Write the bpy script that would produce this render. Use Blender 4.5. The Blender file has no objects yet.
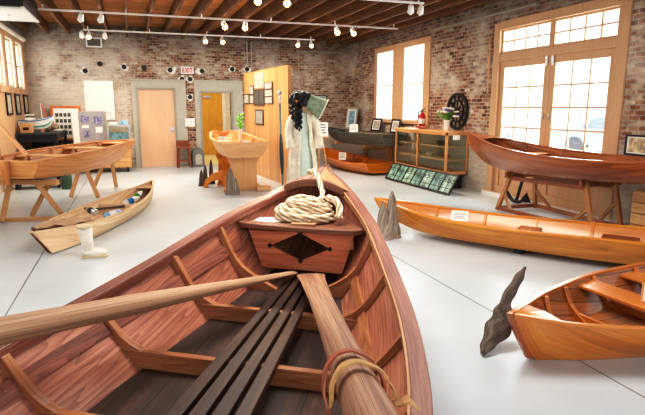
import bpy, bmesh, math, random
from mathutils import Vector, Matrix
random.seed(7)
PI = math.pi
scene = bpy.context.scene
COL = scene.collection

# ------------------------------------------------------------------ camera
F = 530.0
PITCH = math.atan(100 / F)
YAW = math.radians(19.65)
cT, sT, cP, sP = math.cos(YAW), math.sin(YAW), math.cos(PITCH), math.sin(PITCH)
VR = Vector((cT, -sT, 0)); VF = Vector((sT * cP, cT * cP, -sP)); VU = VR.cross(VF)
cam = bpy.data.cameras.new('camera'); camo = bpy.data.objects.new('camera', cam); COL.objects.link(camo)
m = Matrix((VR, VU, -VF)).transposed().to_4x4(); m.translation = Vector((0, 0, 1.6))
camo.matrix_world = m
cam.sensor_width = 36; cam.lens = 36 * F / 645
cam.clip_start = 0.05; cam.clip_end = 200
scene.camera = camo

# ------------------------------------------------------------------ materials
def lin(h):
    h = h.lstrip('#'); o = []
    for i in (0, 2, 4):
        c = int(h[i:i + 2], 16) / 255
        o.append(c / 12.92 if c <= 0.04045 else ((c + 0.055) / 1.055) ** 2.4)
    return (*o, 1)

def newmat(name):
    mt = bpy.data.materials.new(name); mt.use_nodes = True
    nt = mt.node_tree; bs = nt.nodes['Principled BSDF']
    return mt, nt, bs

def N(nt, typ, **k):
    n = nt.nodes.new(typ)
    for a, v in k.items():
        if a.startswith('i_'):
            n.inputs[a[2:].replace('_', ' ')].default_value = v
        else:
            setattr(n, a, v)
    return n

def ramp(nt, fac, stops):
    r = nt.nodes.new('ShaderNodeValToRGB'); cr = r.color_ramp
    while len(cr.elements) < len(stops): cr.elements.new(0.5)
    for e, (p, c) in zip(cr.elements, stops):
        e.position = p; e.color = lin(c) if isinstance(c, str) else c
    nt.links.new(fac, r.inputs[0]); return r

def flat(name, col, rough=0.5, metal=0.0, var=0.06, scale=9, coat=0.0, bump=0.0):
    mt, nt, bs = newmat(name)
    tc = N(nt, 'ShaderNodeTexCoord'); nz = N(nt, 'ShaderNodeTexNoise'); nz.inputs['Scale'].default_value = scale; nz.inputs['Detail'].default_value = 5
    nt.links.new(tc.outputs['Object'], nz.inputs['Vector'])
    c = lin(col)
    lo = tuple(max(0, x * (1 - 2 * var)) for x in c[:3]) + (1,); hi = tuple(min(1, x * (1 + 2 * var)) for x in c[:3]) + (1,)
    r = ramp(nt, nz.outputs['Fac'], [(0.3, lo), (0.7, hi)])
    nt.links.new(r.outputs[0], bs.inputs['Base Color'])
    bs.inputs['Roughness'].default_value = rough; bs.inputs['Metallic'].default_value = metal; bs.inputs['Coat Weight'].default_value = coat
    if bump:
        b = N(nt, 'ShaderNodeBump'); b.inputs['Strength'].default_value = bump; b.inputs['Distance'].default_value = 0.01
        nt.links.new(nz.outputs['Fac'], b.inputs['Height']); nt.links.new(b.outputs[0], bs.inputs['Normal'])
    return mt

def wood(name, c_dark, c_mid, c_light, rough=0.4, coat=0.0, grain=16.0, ring=0.0, contrast=1.0, plank=0.0, plank_col='#2a1408'):
    """grain runs along UV u (metres)."""
    mt, nt, bs = newmat(name); L = nt.links.new
    uv = N(nt, 'ShaderNodeUVMap')
    mp = N(nt, 'ShaderNodeMapping'); mp.inputs['Scale'].default_value = (0.9, grain, 1); L(uv.outputs[0], mp.inputs['Vector'])
    n1 = N(nt, 'ShaderNodeTexNoise'); n1.inputs['Scale'].default_value = 1.6; n1.inputs['Detail'].default_value = 6; n1.inputs['Roughness'].default_value = 0.62; L(mp.outputs[0], n1.inputs['Vector'])
    fac = n1.outputs['Fac']
    mp2 = N(nt, 'ShaderNodeMapping'); mp2.inputs['Scale'].default_value = (3.0, grain * 7, 1); L(uv.outputs[0], mp2.inputs['Vector'])
    n2 = N(nt, 'ShaderNodeTexNoise'); n2.inputs['Scale'].default_value = 1.0; n2.inputs['Detail'].default_value = 3; L(mp2.outputs[0], n2.inputs['Vector'])
    mx = N(nt, 'ShaderNodeMix'); mx.data_type = 'FLOAT'; mx.inputs[0].default_value = 0.3
    L(fac, mx.inputs[2]); L(n2.outputs['Fac'], mx.inputs[3]); fac = mx.outputs[0]
    if ring:
        # flat-sawn figure: contour lines of a stretched noise field
        mp3 = N(nt, 'ShaderNodeMapping'); mp3.inputs['Scale'].default_value = (0.34, 6.0, 1); L(uv.outputs[0], mp3.inputs['Vector'])
        n3 = N(nt, 'ShaderNodeTexNoise'); n3.inputs['Scale'].default_value = 1.0; n3.inputs['Detail'].default_value = 2.0; n3.inputs['Roughness'].default_value = 0.35; L(mp3.outputs[0], n3.inputs['Vector'])
        ml = N(nt, 'ShaderNodeMath', operation='MULTIPLY'); ml.inputs[1].default_value = 17.0 * ring; L(n3.outputs['Fac'], ml.inputs[0])
        fr3 = N(nt, 'ShaderNodeMath', operation='FRACT'); L(ml.outputs[0], fr3.inputs[0])
        pw = N(nt, 'ShaderNodeMath', operation='POWER'); pw.inputs[1].default_value = 2.2; L(fr3.outputs[0], pw.inputs[0])
        sb = N(nt, 'ShaderNodeMath', operation='SUBTRACT'); sb.inputs[0].default_value = 0.95; L(pw.outputs[0], sb.inputs[1])
        mx2 = N(nt, 'ShaderNodeMix'); mx2.data_type = 'FLOAT'; mx2.inputs[0].default_value = 0.17
        L(fac, mx2.inputs[2]); L(sb.outputs[0], mx2.inputs[3]); fac = mx2.outputs[0]
    # broad tonal patches from board to board
    mp4 = N(nt, 'ShaderNodeMapping'); mp4.inputs['Scale'].default_value = (0.7, 2.6, 1); mp4.inputs['Location'].default_value = (3.3, 1.7, 0); L(uv.outputs[0], mp4.inputs['Vector'])
    n4 = N(nt, 'ShaderNodeTexNoise'); n4.inputs['Scale'].default_value = 1.0; n4.inputs['Detail'].default_value = 3; L(mp4.outputs[0], n4.inputs['Vector'])
    mx4 = N(nt, 'ShaderNodeMix'); mx4.data_type = 'FLOAT'; mx4.inputs[0].default_value = 0.28
    L(fac, mx4.inputs[2]); L(n4.outputs['Fac'], mx4.inputs[3]); fac = mx4.outputs[0]
    s = 0.17 / contrast
    r = ramp(nt, fac, [(0.5 - s, c_dark), (0.5, c_mid), (0.5 + s, c_light)])
    out = r.outputs[0]
    if plank:
        sp = N(nt, 'ShaderNodeSeparateXYZ'); L(uv.outputs[0], sp.inputs[0])
        md = N(nt, 'ShaderNodeMath', operation='PINGPONG'); md.inputs[1].default_value = plank / 2; L(sp.outputs['Y'], md.inputs[0])
        ls = N(nt, 'ShaderNodeMath', operation='LESS_THAN'); ls.inputs[1].default_value = 0.004; L(md.outputs[0], ls.inputs[0])
        fl_ = N(nt, 'ShaderNodeMath', operation='DIVIDE'); fl_.inputs[1].default_value = plank; L(sp.outputs['Y'], fl_.inputs[0])
        fr = N(nt, 'ShaderNodeMath', operation='FLOOR'); L(fl_.outputs[0], fr.inputs[0])
        wn = N(nt, 'ShaderNodeTexWhiteNoise', noise_dimensions='1D'); L(fr.outputs[0], wn.inputs['W'])
        mr = N(nt, 'ShaderNodeMapRange'); mr.inputs['To Min'].default_value = 0.78; mr.inputs['To Max'].default_value = 1.18; L(wn.outputs['Value'], mr.inputs['Value'])
        mm = N(nt, 'ShaderNodeMix'); mm.data_type = 'RGBA'; mm.blend_type = 'MULTIPLY'; mm.inputs[0].default_value = 1
        L(out, mm.inputs[6]); L(mr.outputs[0], mm.inputs[7])
        m2 = N(nt, 'ShaderNodeMix'); m2.data_type = 'RGBA'; L(ls.outputs[0], m2.inputs[0]); L(mm.outputs[2], m2.inputs[6]); m2.inputs[7].default_value = lin(plank_col)
        out = m2.outputs[2]
    L(out, bs.inputs['Base Color'])
    bs.inputs['Roughness'].default_value = rough
    bs.inputs['Coat Weight'].default_value = coat; bs.inputs['Coat Roughness'].default_value = 0.18
    b = N(nt, 'ShaderNodeBump'); b.inputs['Strength'].default_value = 0.12; b.inputs['Distance'].default_value = 0.004
    L(fac, b.inputs['Height']); L(b.outputs[0], bs.inputs['Normal'])
    return mt

M = {}
M['red_plank'] = wood('red_plank', '#613527', '#a76850', '#d0977b', 0.42, 0.12, 17, ring=0.9, contrast=1.0)
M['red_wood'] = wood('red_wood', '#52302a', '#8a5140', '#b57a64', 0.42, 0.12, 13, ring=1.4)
M['bulk_wood'] = wood('bulk_wood', '#a85330', '#d5835a', '#eaa884', 0.42, 0.1, 11, ring=1.2, contrast=1.0)
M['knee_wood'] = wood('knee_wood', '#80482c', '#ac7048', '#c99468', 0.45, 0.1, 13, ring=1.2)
M['cap_wood'] = wood('cap_wood', '#5a352b', '#86584a', '#a87c6c', 0.45, 0.1, 15)
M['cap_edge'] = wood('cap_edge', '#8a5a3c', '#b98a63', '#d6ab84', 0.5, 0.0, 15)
M['dark_deck'] = wood('dark_deck', '#4a2c1f', '#7a4e38', '#99694e', 0.5, 0.1, 14)
M['bottom_wood'] = wood('bottom_wood', '#26170f', '#472e23', '#6d4d3b', 0.55, 0.0, 9, plank=0.19, plank_col='#140c08')
M['slat_wood'] = wood('slat_wood', '#1c100a', '#3b231a', '#64452f', 0.5, 0.0, 22)
M['oar_wood'] = wood('oar_wood', '#5e3c2a', '#9c7055', '#c9a283', 0.6, 0.0, 20, ring=0.5, contrast=1.3)
M['oar_pale'] = wood('oar_pale', '#6e4f3a', '#ab8465', '#d2b08f', 0.6, 0.0, 20, ring=0.5, contrast=1.3)
M['honey'] = wood('honey', '#a3580e', '#d18423', '#e8a446', 0.3, 0.35, 12, ring=0.25, contrast=0.8)
M['honey_in'] = wood('honey_in', '#b06424', '#d28a42', '#e8ab66', 0.3, 0.35, 12, contrast=0.8)
M['skiff'] = wood('skiff', '#9a5118', '#c8772a', '#e09a4a', 0.28, 0.4, 24, ring=0.12, contrast=0.75)
M['skiff_in'] = wood('skiff_in', '#7d451f', '#b06c38', '#cf965f', 0.3, 0.3, 18, plank=0.11, plank_col='#5a2f14')
M['mahog'] = wood('mahog', '#713416', '#a05628', '#bd763f', 0.27, 0.35, 13, ring=0.2, contrast=0.8)
M['orange_boat'] = wood('orange_boat', '#a8520a', '#dc7f18', '#f09f38', 0.3, 0.3, 12, contrast=0.8)
M['fir'] = wood('fir', '#a9632b', '#cb8b50', '#e2ae78', 0.4, 0.1, 12, ring=0.4, contrast=0.8)
M['fir_in'] = wood('fir_in', '#925730', '#c08350', '#dca674', 0.45, 0.05, 12, plank=0.09)
M['pine'] = wood('pine', '#c28a52', '#d9a673', '#eac398', 0.45, 0.05, 12, contrast=0.8)
M['pine_panel'] = wood('pine_panel', '#c4854d', '#d99e66', '#e8b988', 0.4, 0.1, 10, contrast=0.7, plank=0.135, plank_col='#a06a38')
M['oak_frame'] = wood('oak_frame', '#a9723f', '#c99259', '#dcae7a', 0.45, 0.05, 14, contrast=0.8)
M['casing'] = wood('casing', '#b98f66', '#d0a983', '#debb98', 0.5, 0.0, 14, contrast=0.6)
M['old_wood'] = wood('old_wood', '#a5835f', '#d6b48f', '#ecd6b8', 0.7, 0.0, 16)
M['old_dark'] = wood('old_dark', '#7d5f46', '#ab896a', '#c9aa8a', 0.75, 0.0, 16)
M['grey_boat'] = wood('grey_boat', '#31332f', '#55564f', '#7c7a70', 0.6, 0.05, 12)
M['drift'] = wood('drift', '#3d342c', '#857669', '#bcae9f', 0.85, 0.0, 22, contrast=1.3)
M['drift_dark'] = wood('drift_dark', '#2b241f', '#5c4e44', '#8f8074', 0.85, 0.0, 22, contrast=1.2)
M['stand_wood'] = wood('stand_wood', '#7c4a26', '#a8703f', '#c48d5a', 0.4, 0.15, 14)
M['stool_wood'] = wood('stool_wood', '#5e2c14', '#8d4a22', '#aa6535', 0.4, 0.2, 14)
M['frame_orange'] = wood('frame_orange', '#b45a14', '#d8782a', '#e89445', 0.4, 0.1, 14)
M['door_pink'] = wood('door_pink', '#d3a27d', '#e3b794', '#eec9aa', 0.45, 0.1, 3, contrast=0.5)
M['door_mustard'] = wood('door_mustard', '#c48a1c', '#dba235', '#e6b552', 0.4, 0.1, 5, contrast=0.6)
M['crate_wood'] = wood('crate_wood', '#a97746', '#cc9a66', '#e0b888', 0.5, 0, 14)
M['white'] = flat('white_paint', '#eceae4', 0.5, var=0.03)
M['paper'] = flat('paper', '#f3f1ea', 0.7, var=0.03)
M['ink'] = flat('ink', '#6c6f76', 0.7)
M['grey_trim'] = flat('grey_trim', '#b9b3a5', 0.5, var=0.03)
M['grey_lip'] = flat('grey_lip', '#a39d90', 0.5, var=0.03)
M['black'] = flat('black', '#151413', 0.45)
M['black_iron'] = flat('black_iron', '#1b1c1f', 0.5, 0.4)
M['dark_grey'] = flat('dark_grey', '#35373a', 0.5)
M['steel'] = flat('steel', '#c9ccd0', 0.3, 0.8)
M['red'] = flat('red_enamel', '#c8161b', 0.3, coat=0.4)
M['exit_red'] = flat('exit_red', '#e0202c', 0.4)
M['green_leaf'] = flat('green_leaf', '#5f9a38', 0.5, var=0.2, scale=40)
M['bright_leaf'] = flat('bright_leaf', '#79c62e', 0.5, var=0.15, scale=40)
M['bonnet'] = flat('bonnet_cloth', '#93a58c', 0.9, var=0.12, scale=14)
M['bonnet_rim'] = flat('bonnet_rim', '#d5dcc9', 0.9)
M['coat'] = flat('cream_cloth', '#f5e7d4', 0.9, var=0.1, scale=7)
M['dress'] = flat('mint_cloth', '#d3e2d8', 0.9, var=0.06, scale=7)
M['skin'] = flat('skin', '#dcae92', 0.6, var=0.04)
M['hair'] = flat('black_hair', '#0f0d10', 0.45, var=0.3, scale=50)
M['paddle_grey'] = flat('paddle_grey', '#6d8187', 0.4)
M['teal_dark'] = flat('teal_dark', '#1d3944', 0.45, var=0.15)
M['grey_board'] = flat('grey_board', '#a7a1a3', 0.85, var=0.04)
M['photo_violet'] = flat('photo_violet', '#8d86a8', 0.5, var=0.5, scale=26)
M['photo_sepia'] = flat('photo_sepia', '#b9b3a4', 0.5, var=0.5, scale=30)
M['photo_dark'] = flat('photo_dark', '#54524c', 0.5, var=0.6, scale=40)
M['photo_blue'] = flat('photo_blue', '#88b4d6', 0.4, var=0.35, scale=12)
M['photo_land'] = flat('photo_land', '#c5b291', 0.5, var=0.3, scale=14)
M['mat_brown'] = flat('mat_brown', '#5d4335', 0.7)
M['bin_grey'] = flat('bin_grey', '#77756d', 0.6)
M['tan_strap'] = flat('tan_leather', '#c59a63', 0.7, var=0.12, scale=18)
M['red_strap'] = flat('red_leather', '#a35638', 0.6, var=0.12, scale=18)
M['canvas'] = flat('canvas', '#9d8871', 0.9, var=0.25, scale=12)
M['boot'] = flat('white_rubber', '#e6ded0', 0.4, var=0.06)
M['boot_sole'] = flat('boot_sole', '#cdb999', 0.6)
M['plastic_blue'] = flat('plastic_blue', '#86b6dc', 0.2, var=0.2)
M['label_blue'] = flat('label_blue', '#2f7cc4', 0.4)
M['cap_green'] = flat('cap_green', '#3c9a4f', 0.4)
M['hull_white'] = flat('hull_white', '#e8e9e4', 0.35, coat=0.3)
M['stripe_teal'] = flat('stripe_teal', '#5aa89a', 0.4)
M['violet'] = flat('flower_violet', '#7a5db0', 0.6, var=0.2)
M['petal'] = flat('petal_white', '#f4f2ee', 0.6)
M['green_metal'] = flat('green_metal', '#3f5a44', 0.5, var=0.15)
M['corridor_floor'] = flat('corridor_floor', '#e3d6a0', 0.4)
M['corridor_wall'] = flat('corridor_wall', '#e6dccb', 0.7)
M['orange_knee'] = flat('orange_knee', '#dd8a2a', 0.45, var=0.12)
M['shadow_gap'] = flat('shadow_gap', '#241a14', 0.8)

def mat_rope():
    mt, nt, bs = newmat('rope'); L = nt.links.new
    uv = N(nt, 'ShaderNodeUVMap'); sp = N(nt, 'ShaderNodeSeparateXYZ'); L(uv.outputs[0], sp.inputs[0])
    a = N(nt, 'ShaderNodeMath', operation='MULTIPLY'); a.inputs[1].default_value = -2 * PI / 0.11; L(sp.outputs['X'], a.inputs[0])
    b = N(nt, 'ShaderNodeMath', operation='MULTIPLY_ADD'); b.inputs[1].default_value = 3 / 0.0215; L(sp.outputs['Y'], b.inputs[0]); L(a.outputs[0], b.inputs[2])
    c = N(nt, 'ShaderNodeMath', operation='COSINE'); L(b.outputs[0], c.inputs[0])
    n = N(nt, 'ShaderNodeTexNoise'); n.inputs['Scale'].default_value = 60; L(uv.outputs[0], n.inputs['Vector'])
    d = N(nt, 'ShaderNodeMath', operation='MULTIPLY_ADD'); d.inputs[1].default_value = 0.7; L(n.outputs['Fac'], d.inputs[0]); L(c.outputs[0], d.inputs[2])
    r = ramp(nt, d.outputs[0], [(0.0, '#b09270'), (0.18, '#d6be9a'), (0.7, '#ecdbc0')]); L(r.outputs[0], bs.inputs['Base Color']); bs.inputs['Roughness'].default_value = 0.9  # troughs between the strands carry painted-in shade, in step with the twist
    return mt
M['rope'] = mat_rope()

def mat_glass(name, tint='#f4f8f8', gl=0.07):
    mt, nt, bs = newmat(name); L = nt.links.new
    out = nt.nodes['Material Output']
    t = N(nt, 'ShaderNodeBsdfTransparent'); t.inputs[0].default_value = lin(tint)
    g = N(nt, 'ShaderNodeBsdfGlossy'); g.inputs['Roughness'].default_value = 0.03
    mx = N(nt, 'ShaderNodeMixShader'); mx.inputs[0].default_value = gl
    L(t.outputs[0], mx.inputs[1]); L(g.outputs[0], mx.inputs[2]); L(mx.outputs[0], out.inputs[0])
    return mt
M['glass'] = mat_glass('window_glass')
M['case_glass'] = mat_glass('case_glass', '#eff5f2', 0.10)
def mat_emit(name, col, s):
    mt, nt, bs = newmat(name)
    bs.inputs['Base Color'].default_value = lin(col); bs.inputs['Emission Color'].default_value = lin(col); bs.inputs['Emission Strength'].default_value = s
    return mt
M['bulb_warm'] = mat_emit('bulb_warm', '#ffc66a', 14)
M['bulb_soft'] = mat_emit('bulb_soft', '#ffdca0', 5)

def mat_brick():
    mt, nt, bs = newmat('brick'); L = nt.links.new
    uv = N(nt, 'ShaderNodeUVMap'); geo = N(nt, 'ShaderNodeNewGeometry')
    wob = N(nt, 'ShaderNodeTexNoise'); wob.inputs['Scale'].default_value = 9; L(uv.outputs[0], wob.inputs['Vector'])
    wm = N(nt, 'ShaderNodeMix'); wm.data_type = 'RGBA'; wm.blend_type = 'LINEAR_LIGHT'; wm.inputs[0].default_value = 0.012
    L(uv.outputs[0], wm.inputs[6]); L(wob.outputs['Color'], wm.inputs[7])
    br = N(nt, 'ShaderNodeTexBrick'); br.inputs['Scale'].default_value = 1
    br.inputs['Brick Width'].default_value = 0.168; br.inputs['Row Height'].default_value = 0.068; br.inputs['Mortar Size'].default_value = 0.011
    br.inputs['Mortar Smooth'].default_value = 0.3; br.inputs['Bias'].default_value = 0.0
    br.inputs['Color1'].default_value = (0, 0, 0, 1); br.inputs['Color2'].default_value = (1, 1, 1, 1); br.inputs['Mortar'].default_value = (0.5, 0.5, 0.5, 1)
    L(wm.outputs[2], br.inputs['Vector'])
    cr = ramp(nt, br.outputs['Color'], [(0.0, '#6f3f2a'), (0.2, '#94583b'), (0.42, '#aa6f4d'), (0.62, '#b98a68'), (0.82, '#cbae90'), (1.0, '#e4d5c0')])
    n1 = N(nt, 'ShaderNodeTexNoise'); n1.inputs['Scale'].default_value = 1.1; n1.inputs['Detail'].default_value = 7; n1.inputs['Roughness'].default_value = 0.66; L(geo.outputs['Position'], n1.inputs['Vector'])
    n2 = N(nt, 'ShaderNodeTexNoise'); n2.inputs['Scale'].default_value = 14; n2.inputs['Detail'].default_value = 4; L(geo.outputs['Position'], n2.inputs['Vector'])
    # mortar
    mo = N(nt, 'ShaderNodeMix'); mo.data_type = 'RGBA'; L(br.outputs['Fac'], mo.inputs[0]); L(cr.outputs[0], mo.inputs[6]); mo.inputs[7].default_value = lin('#c9bcab')
    # fine dirt
    r2 = ramp(nt, n2.outputs['Fac'], [(0.25, '#8d8781'), (0.75, '#ffffff')])
    md = N(nt, 'ShaderNodeMix'); md.data_type = 'RGBA'; md.blend_type = 'MULTIPLY'; md.inputs[0].default_value = 0.75; L(mo.outputs[2], md.inputs[6]); L(r2.outputs[0], md.inputs[7])
    # whitewash patches; whole lower courses washed on the right wall
    sp = N(nt, 'ShaderNodeSeparateXYZ'); L(geo.outputs['Position'], sp.inputs[0])
    low = N(nt, 'ShaderNodeMapRange'); low.inputs['From Min'].default_value = 1.25; low.inputs['From Max'].default_value = 0.95; L(sp.outputs['Z'], low.inputs['Value'])
    rx = N(nt, 'ShaderNodeMapRange'); rx.inputs['From Min'].default_value = 4.6; rx.inputs['From Max'].default_value = 5.4; L(sp.outputs['X'], rx.inputs['Value'])
    lm = N(nt, 'ShaderNodeMath', operation='MULTIPLY'); L(low.outputs[0], lm.inputs[0]); L(rx.outputs[0], lm.inputs[1])
    lm2 = N(nt, 'ShaderNodeMath', operation='MULTIPLY'); L(lm.outputs[0], lm2.inputs[0]); lm2.inputs[1].default_value = 0.72
    lx = N(nt, 'ShaderNodeMapRange'); lx.inputs['From Min'].default_value = 2.5; lx.inputs['From Max'].default_value = -1.2; lx.inputs['To Max'].default_value = 0.17; L(sp.outputs['X'], lx.inputs['Value'])
    na = N(nt, 'ShaderNodeMath', operation='ADD'); L(n1.outputs['Fac'], na.inputs[0]); L(lx.outputs[0], na.inputs[1])
    ww = ramp(nt, na.outputs[0], [(0.48, (0, 0, 0, 1)), (0.66, (0.75, 0.75, 0.75, 1))])
    ad = N(nt, 'ShaderNodeMath', operation='MAXIMUM'); L(ww.outputs[0], ad.inputs[0]); L(lm2.outputs[0], ad.inputs[1])
    mw = N(nt, 'ShaderNodeMix'); mw.data_type = 'RGBA'; L(ad.outputs[0], mw.inputs[0]); L(md.outputs[2], mw.inputs[6]); mw.inputs[7].default_value = lin('#d9cfc1')
    # soot and grey cement near the ceiling
    hi = N(nt, 'ShaderNodeMapRange'); hi.inputs['From Min'].default_value = 2.75; hi.inputs['From Max'].default_value = 3.55; L(sp.outputs['Z'], hi.inputs['Value'])
    hn = N(nt, 'ShaderNodeMath', operation='MULTIPLY'); L(hi.outputs[0], hn.inputs[0]); L(n2.outputs['Fac'], hn.inputs[1])
    hm = N(nt, 'ShaderNodeMath', operation='MULTIPLY'); L(hn.outputs[0], hm.inputs[0]); hm.inputs[1].default_value = 1.25
    ms = N(nt, 'ShaderNodeMix'); ms.data_type = 'RGBA'; L(hm.outputs[0], ms.inputs[0]); L(mw.outputs[2], ms.inputs[6]); ms.inputs[7].default_value = lin('#4a423b')
    L(ms.outputs[2], bs.inputs['Base Color']); bs.inputs['Roughness'].default_value = 0.9
    inv = N(nt, 'ShaderNodeMath', operation='SUBTRACT'); inv.inputs[0].default_value = 1; L(br.outputs['Fac'], inv.inputs[1])
    b = N(nt, 'ShaderNodeBump'); b.inputs['Strength'].default_value = 0.5; b.inputs['Distance'].default_value = 0.012; L(inv.outputs[0], b.inputs['Height'])
    b2 = N(nt, 'ShaderNodeBump'); b2.inputs['Strength'].default_value = 0.4; b2.inputs['Distance'].default_value = 0.02; L(n2.outputs['Fac'], b2.inputs['Height']); L(b.outputs[0], b2.inputs['Normal'])
    L(b2.outputs[0], bs.inputs['Normal'])
    return mt
M['brick'] = mat_brick()

def mat_floor():
    mt, nt, bs = newmat('painted_concrete'); L = nt.links.new
    geo = N(nt, 'ShaderNodeNewGeometry'); sp = N(nt, 'ShaderNodeSeparateXYZ'); L(geo.outputs['Position'], sp.inputs[0])
    n1 = N(nt, 'ShaderNodeTexNoise'); n1.inputs['Scale'].default_value = 0.9; n1.inputs['Detail'].default_value = 6; L(geo.outputs['Position'], n1.inputs['Vector'])
    r = ramp(nt, n1.outputs['Fac'], [(0.3, '#b7c0c5'), (0.7, '#c9d1d5')])
    a = N(nt, 'ShaderNodeMath', operation='ADD'); a.inputs[1].default_value = 1.02; L(sp.outputs['X'], a.inputs[0])
    pp = N(nt, 'ShaderNodeMath', operation='PINGPONG'); pp.inputs[1].default_value = 1.82; L(a.outputs[0], pp.inputs[0])
    ls = N(nt, 'ShaderNodeMath', operation='LESS_THAN'); ls.inputs[1].default_value = 0.006; L(pp.outputs[0], ls.inputs[0])
    mx = N(nt, 'ShaderNodeMix'); mx.data_type = 'RGBA'; L(ls.outputs[0], mx.inputs[0]); L(r.outputs[0], mx.inputs[6]); mx.inputs[7].default_value = lin('#6a6a68')
    L(mx.outputs[2], bs.inputs['Base Color'])
    rr = N(nt, 'ShaderNodeMapRange'); rr.inputs['To Min'].default_value = 0.27; rr.inputs['To Max'].default_value = 0.36; L(n1.outputs['Fac'], rr.inputs['Value']); L(rr.outputs[0], bs.inputs['Roughness'])
    bs.inputs['Specular IOR Level'].default_value = 0.45
    return mt
M['floor'] = mat_floor()
M['ceil_board'] = wood('ceil_board', '#8a5226', '#c1803f', '#dfa862', 0.7, 0.0, 10, plank=0.15, plank_col='#2a180c')
M['joist'] = wood('joist', '#3f2614', '#6d4424', '#95663a', 0.75, 0.0, 12)

# ------------------------------------------------------------------ mesh builder
WORLD = {}                                   # object name -> world location of its origin

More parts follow.
